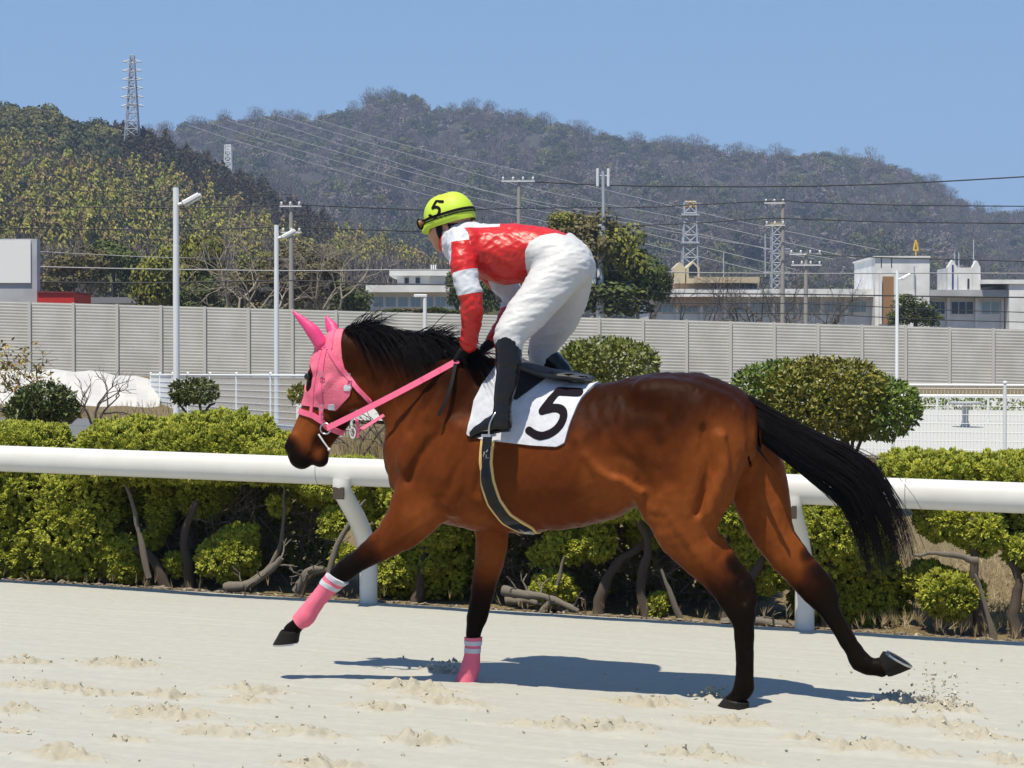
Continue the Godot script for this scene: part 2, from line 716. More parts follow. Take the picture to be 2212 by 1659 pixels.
func _ready() -> void:
	# camera
	var cam := Camera3D.new()
	cam.name = "camera"
	add_child(cam)
	cam.fov = rad_to_deg(2.0 * atan(829.5 / F))
	cam.position = Vector3(0, EYE, 0)
	cam.rotation.x = -61.5 / F
	cam.far = 6000.0
	cam.near = 0.1
	cam.current = true
	cam_basis = cam.basis
	# sky
	var env := Environment.new()
	var sky := Sky.new()
	var sm := ProceduralSkyMaterial.new()
	sm.sky_top_color = lin(0.10, 0.215, 0.45)
	sm.sky_horizon_color = lin(0.25, 0.42, 0.64)
	sm.sky_curve = 0.22
	sm.ground_horizon_color = lin(0.3, 0.36, 0.42)
	sm.ground_bottom_color = lin(0.25, 0.24, 0.22)
	sm.sun_angle_max = 12.0
	sky.sky_material = sm
	env.background_mode = Environment.BG_SKY
	env.sky = sky
	env.ambient_light_source = Environment.AMBIENT_SOURCE_SKY
	env.tonemap_mode = Environment.TONE_MAPPER_LINEAR
	env.tonemap_exposure = 1.25
	env.sdfgi_enabled = true
	env.ssao_enabled = true
	env.ssil_enabled = true
	env.fog_enabled = true
	env.fog_density = 0.0003
	env.fog_light_color = lin(0.42, 0.52, 0.72)
	var we := WorldEnvironment.new()
	we.name = "world_environment"
	we.environment = env
	add_child(we)
	# sun: high, from behind the camera's left shoulder
	var sun := DirectionalLight3D.new()
	sun.name = "sun"
	add_child(sun)
	sun.look_at_from_position(Vector3.ZERO, Vector3(0.18, -1.0, -0.35), Vector3.FORWARD)
	sun.light_energy = 1.55
	sun.light_color = Color(1.0, 0.965, 0.89)
	sun.light_angular_distance = 0.5
	sun.shadow_enabled = true
	rng.seed = 7
	var yaw := deg_to_rad(15.0)
	var o := at(1250, 1500, 9.35)
	o.y = ground_y(o.x)
	horse_frame = Transform3D(Basis(Vector3(cos(yaw), 0, sin(yaw)), Vector3.UP, Vector3(-sin(yaw), 0, cos(yaw))), o)
	make_materials()
	build_setting()
	print("setting ", Time.get_ticks_msec())
	build_horse()
	print("horse ", Time.get_ticks_msec())
	build_rider()
	print("rider ", Time.get_ticks_msec())

# ------------------------------------------------------------------ the horse
func sc(list: Array) -> Array:       # [px, py, lz, half height, half width, egg] to chain nodes
	var r := []
	for q in list:
		r.append([side(q[0], q[1], q[2]), q[3], q[4], q[5] if q.size() > 5 else 0.0])
	return r

func hoof_mesh(top: Vector3, sole: Vector3, front: Vector3, toe: Vector3, r0: float, r1: float) -> Build:
	var b := Build.new()
	var lat := Vector3(0, 0, 1)
	var ax := toe.cross(lat).normalized()
	if ax.dot(sole - top) < 0.0:
		ax = -ax
	var prev := []
	var rows := [0.0, 0.12, 0.5, 0.92, 1.0]
	for i in rows.size():
		var s: float = rows[i]
		var r := lerpf(r0, r1, s) * (0.97 if i == 4 else (1.04 if i == 1 else 1.0))
		var ring := []
		for k in 18:
			var a := TAU * k / 18
			var fw := cos(a)
			ring.append(top.lerp(sole, s) + front.lerp(toe, s).normalized() * (fw * r) + lat * (sin(a) * r * lerpf(0.86, 0.8, s)))
		if i > 0:
			for k in 18:
				b.quad(prev[k], prev[(k + 1) % 18], ring[(k + 1) % 18], ring[k])
		prev = ring
	for k in 18:
		b.tri(sole - ax * 0.006, prev[k], prev[(k + 1) % 18])
	return b

func shoe_mesh(sole: Vector3, ax: Vector3, toe: Vector3, r: float) -> Build:
	var b := Build.new()
	ax = ax.normalized()
	var lat := Vector3(0, 0, 1)
	var prev := []
	for k in 15:
		var a := lerpf(-2.55, 2.55, k / 14.0)
		var fw := cos(a)
		var dir := toe * fw + lat * (sin(a) * 0.8)
		var ring := [sole + dir * r, sole + dir * (r - 0.017), sole + dir * (r - 0.017) + ax * 0.008, sole + dir * r + ax * 0.008]
		if k > 0:
			b.hexa([prev[0], prev[1], prev[2], prev[3], ring[0], ring[1], ring[2], ring[3]])
		prev = ring
	return b

func strand(b: Build, pts: Array, r: float) -> void:
	var k := pts.size()
	var radii := []
	for i in k:
		radii.append(r * (1.0 - 0.85 * pow(float(i) / (k - 1), 2.0)))
	b.tube(pts, radii, 3, false)

func glyph5(cx: float, cy: float, w: float, h: float, slant: float) -> Array:    # the strokes of the number, on the raster
	var pts := []
	var lines := [[Vector2(0.98, 0.06), Vector2(0.36, 0.03), Vector2(0.2, 0.44)], []]
	var arc := []
	for q in [Vector2(0.2, 0.44), Vector2(0.42, 0.385), Vector2(0.66, 0.40), Vector2(0.83, 0.50), Vector2(0.87, 0.66), Vector2(0.80, 0.82), Vector2(0.62, 0.94), Vector2(0.36, 0.97), Vector2(0.03, 0.86)]:
		arc.append(q)
	for l in [lines[0], curve2(arc, 4)]:
		var o := []
		for q in l:
			o.append([cx + (q.x - 0.5) * w - (q.y - 0.5) * slant, cy + (q.y - 0.5) * h])
		pts.append(o)
	return pts

func build_horse() -> void:
	var root := thing("race_horse", "bay race horse cantering with pink hood and pink leg wraps", "horse", horse_frame.origin)
	root.basis = horse_frame.basis
	var lo := side(575, 1560, 0.0)
	var hi := side(1990, 690, 0.0)
	var B := Field.new(Vector3(lo.x, -0.04, -0.36), Vector3(hi.x, hi.y + 0.05, 0.36), 0.0105)
	var torso := sc([
		[885, 985, 0, 0.17, 0.13, 0.1], [925, 972, 0, 0.285, 0.185, 0.2], [985, 958, 0, 0.40, 0.215, 0.3],
		[1050, 960, 0, 0.42, 0.235, 0.34], [1120, 974, 0, 0.395, 0.265, 0.22], [1200, 985, 0, 0.355, 0.285, 0.12],
		[1280, 980, 0, 0.325, 0.29, 0.08], [1350, 956, 0, 0.295, 0.275, 0.06], [1430, 944, 0, 0.305, 0.27, 0.05],
		[1500, 938, 0, 0.29, 0.255, 0.05], [1555, 935, 0, 0.235, 0.21, 0.05], [1588, 930, 0, 0.15, 0.13]])
	B.chain(torso, 0.02, 2)
	B.chain(sc([[965, 895, 0, 0.30, 0.16, -0.1], [900, 842, 0, 0.228, 0.118, -0.1], [845, 806, 0, 0.192, 0.098, -0.1], [797, 784, 0, 0.165, 0.085], [752, 766, 0, 0.125, 0.08]]), 0.07, 3)
	# head: poll to lips
	B.chain(sc([[735, 748, 0, 0.09, 0.078], [727, 788, 0, 0.127, 0.094, 0.12], [722, 838, 0, 0.146, 0.092, 0.1], [706, 888, 0, 0.132, 0.074], [682, 930, 0, 0.112, 0.06],
		[664, 958, 0, 0.1, 0.055], [654, 980, 0, 0.088, 0.053], [652, 996, 0, 0.055, 0.042]]), 0.045, 3)
	B.chain(sc([[762, 835, 0.05, 0.082, 0.045], [768, 868, 0.05, 0.075, 0.04]]), 0.03, 2)
	B.chain(sc([[762, 835, -0.05, 0.082, 0.045], [768, 868, -0.05, 0.075, 0.04]]), 0.03, 2)
	B.chain(sc([[694, 958, 0, 0.042, 0.045], [690, 990, 0, 0.046, 0.044]]), 0.008, 2)        # lower lip and chin
	for s in [-1, 1]:
		B.chain(sc([[684, 796, 0.072 * s, 0.02, 0.02], [672, 804, 0.072 * s, 0.016, 0.016]]), 0.02, 2)     # brow
		B.chain(sc([[690, 850, 0.082 * s, 0.012, 0.012], [712, 820, 0.088 * s, 0.012, 0.012]]), 0.025, 2)  # cheek ridge
		B.chain(sc([[623, 966, 0.035 * s, 0.024, 0.02], [634, 942, 0.04 * s, 0.02, 0.016]]), 0.02, 2)      # nostril wing
		B.chain(sc([[617, 962, 0.056 * s, 0.014, 0.018], [622, 974, 0.056 * s, 0.012, 0.016]]), 0.006, 2, true)
		B.chain(sc([[664, 1002, 0.045 * s, 0.005, 0.02], [669, 978, 0.058 * s, 0.005, 0.02], [684, 948, 0.066 * s, 0.005, 0.02]]), 0.006, 3, true)  # mouth line
	# near fore, reaching forward
	B.chain(sc([[955, 1010, 0.13, 0.17, 0.08], [905, 1092, 0.15, 0.14, 0.078], [868, 1143, 0.15, 0.105, 0.07], [830, 1174, 0.148, 0.076, 0.058], [792, 1200, 0.146, 0.058, 0.05], [760, 1222, 0.144, 0.052, 0.046], [738, 1238, 0.142, 0.054, 0.047],
		[718, 1258, 0.14, 0.04, 0.036], [692, 1288, 0.138, 0.033, 0.029], [672, 1314, 0.136, 0.034, 0.031], [661, 1331, 0.135, 0.042, 0.037], [644, 1349, 0.134, 0.033, 0.031], [628, 1364, 0.133, 0.04, 0.038]]), 0.05, 3)
	# far fore, carrying weight
	B.chain(sc([[1040, 1040, -0.13, 0.16, 0.08], [1060, 1110, -0.15, 0.11, 0.075], [1062, 1160, -0.15, 0.083, 0.068], [1058, 1208, -0.15, 0.074, 0.058], [1047, 1256, -0.15, 0.063, 0.05], [1038, 1300, -0.15, 0.054, 0.047], [1031, 1332, -0.15, 0.053, 0.047],
		[1024, 1368, -0.15, 0.037, 0.034], [1020, 1412, -0.15, 0.033, 0.029], [1015, 1445, -0.15, 0.039, 0.036], [1006, 1466, -0.15, 0.035, 0.033], [998, 1482, -0.15, 0.042, 0.04]]), 0.05, 3)
	# near hind, on the ground
	B.chain(sc([[1490, 905, 0.12, 0.215, 0.13], [1492, 1000, 0.135, 0.225, 0.132], [1480, 1075, 0.145, 0.20, 0.115], [1480, 1135, 0.145, 0.158, 0.092], [1510, 1190, 0.14, 0.115, 0.072], [1548, 1238, 0.135, 0.083, 0.056], [1580, 1282, 0.13, 0.076, 0.05],
		[1601, 1318, 0.13, 0.073, 0.05], [1607, 1352, 0.13, 0.05, 0.041], [1608, 1400, 0.13, 0.042, 0.035], [1609, 1455, 0.13, 0.042, 0.035], [1607, 1486, 0.13, 0.048, 0.042], [1594, 1506, 0.13, 0.04, 0.038], [1582, 1520, 0.13, 0.045, 0.043]]), 0.05, 3)
	B.chain(sc([[1558, 1165, 0.13, 0.02, 0.025], [1590, 1217, 0.13, 0.02, 0.02], [1617, 1258, 0.13, 0.027, 0.025], [1626, 1296, 0.13, 0.022, 0.022]]), 0.03, 3)
	# far hind, swung back
	B.chain(sc([[1545, 930, -0.12, 0.20, 0.12], [1612, 1000, -0.13, 0.165, 0.115], [1645, 1075, -0.13, 0.135, 0.095], [1662, 1135, -0.13, 0.112, 0.078], [1692, 1192, -0.13, 0.086, 0.06], [1728, 1238, -0.13, 0.073, 0.052], [1762, 1280, -0.13, 0.068, 0.05],
		[1788, 1314, -0.13, 0.052, 0.042], [1812, 1352, -0.13, 0.043, 0.036], [1838, 1394, -0.13, 0.042, 0.036], [1858, 1428, -0.13, 0.05, 0.043], [1884, 1440, -0.13, 0.041, 0.038], [1903, 1441, -0.13, 0.046, 0.043]]), 0.05, 3)
	B.chain(sc([[1715, 1165, -0.13, 0.02, 0.025], [1752, 1212, -0.13, 0.02, 0.02], [1788, 1256, -0.13, 0.026, 0.024], [1803, 1290, -0.13, 0.02, 0.02]]), 0.03, 3)
	# muscles of the near and far side
	for s in [-1, 1]:
		B.chain(sc([[978, 800, 0.11 * s, 0.085, 0.05], [938, 900, 0.16 * s, 0.095, 0.058], [892, 1000, 0.155 * s, 0.08, 0.06]]), 0.05, 3)      # shoulder blade
		B.chain(sc([[1000, 930, 0.18 * s, 0.085, 0.06], [975, 1030, 0.2 * s, 0.095, 0.055], [985, 1095, 0.185 * s, 0.055, 0.045]]), 0.035, 3)  # triceps to elbow
		B.chain(sc([[870, 960, 0.06 * s, 0.07, 0.06], [880, 1040, 0.075 * s, 0.085, 0.06]]), 0.05, 3)                                        # breast
		B.chain(sc([[1400, 850, 0.15 * s, 0.07, 0.08], [1480, 870, 0.16 * s, 0.10, 0.07], [1550, 905, 0.13 * s, 0.09, 0.06]]), 0.06, 3)    # croup
	B.chain(sc([[1585, 900, 0.12, 0.06, 0.06], [1578, 985, 0.13, 0.065, 0.075], [1558, 1070, 0.14, 0.06, 0.06]]), 0.03, 3)    # ham
	B.chain(sc([[1345, 1015, 0.2, 0.05, 0.03], [1390, 1055, 0.17, 0.06, 0.035], [1410, 1105, 0.15, 0.055, 0.04]]), 0.05, 3)   # fold of the flank
	B.chain(sc([[1516, 930, 0.28, 0.022, 0.045], [1530, 1020, 0.268, 0.022, 0.045], [1506, 1110, 0.245, 0.016, 0.038]]), 0.03, 3, true)
	B.chain(sc([[1556, 945, 0.235, 0.03, 0.03], [1562, 1025, 0.235, 0.03, 0.03], [1535, 1105, 0.215, 0.024, 0.025]]), 0.03, 3)
	B.chain(sc([[1540, 1145, 0.215, 0.013, 0.03], [1574, 1206, 0.185, 0.013, 0.028], [1602, 1252, 0.168, 0.01, 0.02]]), 0.018, 3, true)
	B.chain(sc([[1340, 985, 0.3, 0.016, 0.03], [1384, 1020, 0.285, 0.02, 0.035], [1396, 1080, 0.265, 0.016, 0.03]]), 0.03, 3, true)
	B.chain(sc([[1015, 880, 0.255, 0.014, 0.025], [1042, 960, 0.27, 0.016, 0.03], [1028, 1065, 0.268, 0.016, 0.03]]), 0.035, 3, true)
	B.chain(sc([[930, 830, 0.195, 0.016, 0.03], [885, 930, 0.215, 0.014, 0.03]]), 0.035, 3, true)  # groove of the thigh
	B.chain(sc([[915, 1118, 0.26, 0.018, 0.035], [955, 1075, 0.275, 0.018, 0.03], [990, 1000, 0.285, 0.014, 0.025]]), 0.03, 3, true)
	B.chain(sc([[1262, 985, 0.285, 0.012, 0.012], [1305, 1028, 0.278, 0.018, 0.014], [1345, 1042, 0.262, 0.02, 0.016], [1382, 1066, 0.24, 0.02, 0.018]]), 0.025, 4)
	B.chain(sc([[1592, 1262, 0.172, 0.01, 0.018], [1606, 1300, 0.17, 0.01, 0.016]]), 0.015, 3, true)
	B.chain(sc([[880, 1040, 0.2, 0.012, 0.02], [905, 985, 0.225, 0.012, 0.02], [950, 930, 0.24, 0.012, 0.02]]), 0.03, 3, true)
	B.chain(sc([[905, 1135, 0.205, 0.01, 0.01], [860, 1165, 0.195, 0.01, 0.01], [815, 1196, 0.185, 0.009, 0.009]]), 0.015, 4)
	B.chain(sc([[1450, 1120, 0.235, 0.012, 0.012], [1490, 1175, 0.215, 0.011, 0.011], [1530, 1230, 0.185, 0.01, 0.01]]), 0.02, 4)
	B.solve(1)
	# a little skin relief: veins, sinews, ribs
	var nz := FastNoiseLite.new()
	nz.frequency = 1.0
	nz.fractal_octaves = 3
	nz.seed = 5
	B.push(nz, 0.006, Basis(Vector3(14, 0, 0), Vector3(0, 6, 0), Vector3(0, 0, 8)))
	# coat: bay, black points and a dark back
	var brown := Color(0.19, 0.05, 0.013)
	var red := Color(0.37, 0.105, 0.027)
	var dark := Color(0.032, 0.011, 0.006)
	var black := Color(0.009, 0.0075, 0.0075)
	var spots := []
	for q in [[735, 748, 0, 0.1, dark], [620, 968, 0.04, 0.045, black], [640, 992, 0.03, 0.04, black], [668, 1006, 0.0, 0.05, black], [700, 1000, 0, 0.045, black], [662, 818, 0.08, 0.05, dark], [662, 830, 0.08, 0.035, dark], [690, 950, 0.05, 0.03, dark], [735, 930, 0.05, 0.06, dark],
			[760, 1222, 0.144, 0.085, black], [738, 1238, 0.142, 0.1, black], [715, 1260, 0.14, 0.1, black], [692, 1288, 0.138, 0.11, black], [661, 1331, 0.135, 0.11, black], [628, 1364, 0.133, 0.1, black], [795, 1192, 0.144, 0.06, dark],
			[1031, 1330, -0.15, 0.1, black], [1022, 1380, -0.15, 0.11, black], [1018, 1430, -0.15, 0.11, black], [1000, 1480, -0.15, 0.11, black], [1040, 1285, -0.15, 0.06, dark],
			[1601, 1322, 0.13, 0.11, black], [1608, 1380, 0.13, 0.1, black], [1609, 1440, 0.13, 0.1, black], [1605, 1495, 0.13, 0.1, black], [1585, 1520, 0.13, 0.1, black], [1590, 1225, 0.13, 0.035, black], [1617, 1262, 0.13, 0.055, black], [1590, 1285, 0.13, 0.07, dark],
			[1788, 1314, -0.13, 0.1, black], [1825, 1375, -0.13, 0.1, black], [1860, 1430, -0.13, 0.1, black], [1900, 1442, -0.13, 0.1, black], [1770, 1240, -0.13, 0.045, black], [1738, 1200, -0.13, 0.03, black], [1765, 1282, -0.13, 0.07, dark], [1795, 1275, -0.13, 0.05, black],
			[1430, 820, 0.08, 0.2, dark], [1490, 828, 0.08, 0.2, dark], [1545, 852, 0.08, 0.19, dark], [1370, 835, 0.08, 0.19, dark], [1310, 845, 0.08, 0.17, dark], [1585, 885, 0, 0.12, dark], [1250, 850, 0.08, 0.15, dark], [790, 750, 0.05, 0.12, dark], [850, 760, 0.06, 0.13, dark], [930, 790, 0.08, 0.14, dark], [1000, 820, 0.12, 0.13, dark], [960, 760, 0, 0.1, dark], [890, 735, 0, 0.09, dark], [820, 722, 0, 0.08, dark], [1050, 775, 0, 0.1, dark],
			[1560, 980, 0.2, 0.13, red], [1535, 1060, 0.2, 0.11, red], [1500, 1150, 0.2, 0.11, red], [1460, 1110, 0.2, 0.1, red], [1030, 1090, 0.1, 0.09, red], [1350, 1070, 0.2, 0.11, red], [1300, 1040, 0.28, 0.08, red], [1430, 1140, 0.2, 0.1, red], [1600, 950, 0.15, 0.1, red], [1660, 1020, -0.08, 0.12, red], [1060, 1190, -0.1, 0.08, red], [650, 930, 0.05, 0.06, red], [690, 985, 0.04, 0.03, red], [1545, 930, 0.2, 0.1, red], [1690, 1180, -0.08, 0.1, red], [1640, 1090, -0.08, 0.12, red], [920, 1120, 0.2, 0.08, red]]:
		spots.append([side(q[0], q[1], q[2]), 1.0 / (q[3] * q[3]), q[4], 6.0 if q[4] == black else (0.7 if q[4] == red else 1.7)])
	var cn := FastNoiseLite.new()
	cn.frequency = 9.0
	cn.fractal_octaves = 3
	var coat := func(p: Vector3, _n: Vector3) -> Color:
		var w := 0.12
		var c := brown * 0.12
		var j := 1.0 + cn.get_noise_3dv(p) * 0.5
		for s in spots:
			var d: float = p.distance_squared_to(s[0]) * s[1] * j
			if d < 6.0:
				var e: float = exp(-d * 1.3) * s[3]
				w += e
				c += s[2] * e
		c = c / w * (1.0 + cn.get_noise_3dv(p * 3.0) * 0.16)
		c.a = 1.0
		return c
	obj("body", B.mesh(coat), M.coat, root)
	# eyes
	for s in [-1, 1]:
		var e := Build.new()
		e.sphere(side(665, 814, 0.074 * s), Vector3(0.02, 0.018, 0.014), 8)
		obj("eye", e.mesh(), M.eye, root)
	# hooves and shoes
	var hoofs := [
		[[628, 1362, 0.133], [617, 1390, 0.133], [-1.0, 0.05], [-1.0, -0.1], 0.047, 0.066],
		[[998, 1478, -0.15], [990, 1500, -0.15], [-1.0, 0.0], [-1.0, 0.0], 0.048, 0.064],
		[[1592, 1512, 0.13], [1580, 1533, 0.13], [-1.0, 0.15], [-1.0, -0.03], 0.056, 0.08],
		[[1909, 1442, -0.13], [1939, 1425, -0.13], [0.47, -0.88], [0.87, -0.49], 0.047, 0.076]]
	for h in hoofs:
		var a := side(h[0][0], h[0][1], h[0][2])
		var b := side(h[1][0], h[1][1], h[1][2])
		var front := Vector3(h[2][0], h[2][1], 0).normalized()
		var toe := Vector3(h[3][0], h[3][1], 0).normalized()
		var hf := obj("hoof", hoof_mesh(a, b, front, toe, h[4], h[5]).mesh(), M.hoof, root)
		var out := toe.cross(Vector3(0, 0, 1))
		if out.dot(b - a) < 0.0:
			out = -out
		obj("horseshoe", shoe_mesh(b, out, toe, h[5] * 0.98).mesh(), M.steel, hf)
	# hood with ears
	var hood_poly := sides([[735, 690], [737, 739], [741, 775], [748, 806], [764, 834], [757, 856], [735, 877], [722, 888], [706, 883], [674, 878], [600, 874], [630, 760], [668, 690]], 0.08)
	var eye_c := sides([[662, 818]], 0.09)[0]
	var hood := func(p: Vector3) -> float:
		var q := Vector2(p.x, p.y)
		var e := (q - eye_c).rotated(0.12)
		return minf(poly_in(q, hood_poly), (Vector2(e.x / 0.034, e.y / 0.066).length() - 1.0) * 0.034)
	var a0 := side(600, 900, 0.0)
	var a1 := side(800, 680, 0.0)
	var head_box := AABB(Vector3(a0.x, a0.y, -0.2), Vector3(a1.x - a0.x, a1.y - a0.y, 0.4))
	var hb := obj("hood", B.shell(head_box, hood, 0.006).mesh(), M.pink, root)
	for e in [[[693, 742, 0.055], [676, 716, 0.068], [655, 694, 0.074], [633, 673, 0.076], 0.045], [[722, 722, -0.05], [716, 706, -0.062], [710, 695, -0.068], [705, 683, -0.07], 0.04]]:
		var EF := Field.new(side(e[3][0] - 40, e[0][1] + 50, 0) - Vector3(0, 0, 0.16), side(e[0][0] + 50, e[3][1] - 25, 0) + Vector3(0, 0, 0.16), 0.006)
		var r: float = e[4]
		EF.chain(sc([e[0] + [r * 0.8, r * 0.75], e[1] + [r * 0.78, r * 0.62], e[2] + [r * 0.5, r * 0.4], e[3] + [r * 0.14, r * 0.14]]), 0.01, 4)
		EF.solve(1)
		obj("ear_cover", EF.mesh(), M.hot_pink, hb)
	for w in [[752, 838], [714, 879]]:
		var c := sides([w], 0.09)[0]
		obj("white_tab", B.shell(head_box, func(p: Vector3) -> float: return (0.014 - maxf(absf(p.x - c.x) * 0.8, absf(p.y - c.y))) if p.z > 0.0 else -1.0, 0.009).mesh(), M.white_cloth, hb)
	# bridle
	var br := Node3D.new()
	br.name = "bridle"
	root.add_child(br, true)
	a0 = side(590, 1010, 0.0)
	a1 = side(840, 690, 0.0)
	head_box = AABB(Vector3(a0.x, a0.y, -0.2), Vector3(a1.x - a0.x, a1.y - a0.y, 0.4))
	for s in [["noseband", [[600, 880], [639, 889], [674, 897], [694, 910], [706, 924], [735, 938]], 0.0135, 0.008], ["cheekpiece", [[704, 752], [697, 800], [694, 850], [694, 910]], 0.011, 0.0105],
			["brow_strap", [[640, 748], [676, 752], [717, 752], [714, 700]], 0.008, 0.0105], ["throat_lash", [[714, 758], [735, 790], [755, 816], [798, 868]], 0.0105, 0.0115], ["inner_strap", [[692, 760], [684, 800], [676, 850], [671, 892]], 0.008, 0.009]]:
		var ln := sides(s[1], 0.08)
		var hw: float = s[2]
		obj(s[0], B.shell(head_box, func(p: Vector3) -> float: return line_in(Vector2(p.x, p.y), ln, hw), s[3]).mesh(), M.pink_strap, br)
	for s in [-1, 1]:
		var ring := Build.new()
		var rc := side(703, 926, 0.083 * s)
		var pts := []
		for k in 17:
			pts.append(rc + Vector3(cos(TAU * k / 16) * 0.026, sin(TAU * k / 16) * 0.026, 0))
		ring.tube(pts, [0.004], 6, false)
		obj("bit_ring", ring.mesh(), M.steel, br)
		var lever := Build.new()
		lever.tube([side(688, 938, 0.078 * s), side(700, 956, 0.082 * s), side(712, 972, 0.07 * s)], [0.005, 0.004, 0.004], 6)
		lever.sphere(side(711, 971, 0.071 * s), Vector3.ONE * 0.009, 5)
		obj("bit_lever", lever.mesh(), M.tape, br)
		var rein := Build.new()
		var line := []
		var nn := []
		for k in 13:
			var u := k / 12.0
			var sag := sin(u * PI) * 3.0
			line.append(side(lerpf(706, 990, u), lerpf(925, 778, u) + sag, s * lerpf(0.093, 0.15, u) + s * sin(u * PI) * 0.06))
			nn.append(Vector3(0.1, 0.25, s).normalized())
		rein.ribbon(line, nn, 0.029, 0.004)
		obj("rein", rein.mesh(), M.pink_strap, br)
	for q in [[694, 808, 0.115], [694, 880, 0.1], [752, 812, 0.115], [720, 918, 0.098]]:
		var bk := Build.new()
		var bc := side(q[0], q[1], q[2])
		for e in [[-0.011, 0.0, 0.003, 0.022], [0.011, 0.0, 0.003, 0.022], [0.0, 0.011, 0.025, 0.003], [0.0, -0.011, 0.025, 0.003]]:
			bk.box(bc + Vector3(e[0], e[1], 0), Vector3(e[2], e[3], 0.004))
		obj("buckle", bk.mesh(), M.steel, br)
	# the reins' bridge between the hands, loose black end and the martingale
	var bridge := Build.new()
	bridge.ribbon([side(1000, 772, 0.10), side(1030, 765, 0.03), side(1060, 762, -0.05), side(1066, 765, -0.09)], [Vector3(0.1, 1, 0.3)], 0.028, 0.004)
	obj("rein_bridge", bridge.mesh(), M.purple_strap, br)
	var loose := Build.new()
	var lp := []
	for q in [[984, 785, 0.16], [975, 830, 0.205], [962, 868, 0.235], [947, 898, 0.25]]:
		lp.append(side(q[0], q[1], q[2]))
	loose.ribbon(curve2(lp, 4), [Vector3(0, 0.1, 1)], 0.017, 0.003)
	obj("rein_end", loose.mesh(), M.black_leather, br)
	var mart := Build.new()
	mart.ribbon([side(770, 905, 0.118), side(774, 925, 0.12), side(772, 945, 0.11)], [Vector3(0, 0, 1)], 0.016, 0.003)
	mart.ribbon([side(775, 930, 0.11), side(800, 915, 0.09), side(832, 895, 0.07)], [Vector3(0, 0.3, 1)], 0.016, 0.003)
	mart.ribbon([side(775, 930, 0.11), side(776, 922, 0.0), side(775, 930, -0.11)], [Vector3(0, 1, 0)], 0.016, 0.003)
	obj("martingale", mart.mesh(), M.pink_strap, br)
	var mr := Build.new()
	var mc := side(762, 935, 0.122)
	var mp := []
	for k in 13:
		mp.append(mc + Vector3(cos(TAU * k / 12) * 0.014, sin(TAU * k / 12) * 0.026, 0))
	mr.tube(mp, [0.004], 5, false)
	obj("martingale_ring", mr.mesh(), M.tape, br)
	# leg wraps with two white stripes
	for lw in [[[[724, 1250], [692, 1288], [672, 1314], [655, 1338]], 0.1, 0.22, [[652, 1356], [690, 1338], [746, 1268], [706, 1238], [630, 1328]], [[[749, 1262], [715, 1243]], [[737, 1276], [700, 1257]]], 0.14],
			[[[1024, 1376], [1020, 1412], [1015, 1445], [1003, 1478]], -0.3, -0.05, [[975, 1482], [1040, 1482], [1045, 1376], [1000, 1376]], [[[1000, 1387], [1046, 1389]], [[996, 1403], [1044, 1405]]], -0.15]]:
		var lz: float = lw[5]
		var poly := sides(lw[3], lz)
		var zl: float = lw[1]
		var zh: float = lw[2]
		var q0 := Vector2(1e9, 1e9)
		var q1 := -q0
		for q in poly:
			q0 = q0.min(q)
			q1 = q1.max(q)
		var bx := AABB(Vector3(q0.x - 0.08, q0.y - 0.08, zl), Vector3(q1.x - q0.x + 0.16, q1.y - q0.y + 0.16, zh - zl))
		var wrap := obj("leg_wrap", B.shell(bx, func(p: Vector3) -> float: return poly_in(Vector2(p.x, p.y), poly), 0.0095).mesh(), M.pink_wrap, root)
		for st in lw[4]:
			var ln := sides(st, lz)
			obj("white_stripe", B.shell(bx, func(p: Vector3) -> float: return line_in(Vector2(p.x, p.y), ln, 0.0115), 0.0115).mesh(), M.white_cloth, wrap)
	if true:      # the wrap flares where it meets the sand
		var fl := Build.new()
		var c0 := side(1012, 1452, -0.15)
		var c1 := side(1005, 1481, -0.15)
		for k in 20:
			var a := TAU * k / 20
			var a2 := TAU * (k + 1) / 20
			var p0 := c0 + Vector3(cos(a) * 0.05, 0, sin(a) * 0.048)
			var p1 := c0 + Vector3(cos(a2) * 0.05, 0, sin(a2) * 0.048)
			var p2 := c1 + Vector3(cos(a2) * (0.052 if cos(a2) > 0 else 0.062), 0, sin(a2) * 0.052)
			var p3 := c1 + Vector3(cos(a) * (0.052 if cos(a) > 0 else 0.062), 0, sin(a) * 0.052)
			fl.quad(p0, p1, p2, p3)
		obj("wrap_hem", fl.mesh(), M.pink_wrap, root)
	# mane
	rng.seed = 11
	var mane := Build.new()
	var crest := [Vector2(748, 712), Vector2(800, 713), Vector2(860, 722), Vector2(930, 735), Vector2(1000, 752)]
	crest = curve2(crest, 8)
	for k in 2600:
		var u := rng.randf()
		var c: Vector2 = crest[int(u * (crest.size() - 1))]
		var root_p := side(c.x + rng.randf_range(-8, 8), c.y + rng.randf_range(-4, 14), rng.randf_range(-0.02, 0.055))
		var ln := rng.randf_range(0.1, 0.24)
		var tuft := (exp(-pow((c.x - 772) / 24.0, 2)) * 1.3 + exp(-pow((c.x - 925) / 40.0, 2)) * 1.0) * (1.0 if rng.randf() < 0.45 else 0.25)
		var upw := rng.randf_range(0.05, 0.35) + tuft * rng.randf_range(0.2, 0.75)
		var dir := Vector3(rng.randf_range(0.5, 1.0), upw, rng.randf_range(0.0, 0.5)).normalized()
		var droop := rng.randf_range(1.0, 2.4) - tuft * 0.8
		var pts := []
		for i in 7:
			var s := i / 6.0
			pts.append(root_p + dir * ln * s + Vector3(0.25, -droop, 0.28) * ln * s * s * 0.55 + Vector3(0, 0, 0.0))
		strand(mane, pts, rng.randf_range(0.0011, 0.0024))
	obj("mane", mane.mesh(), M.hair, root)
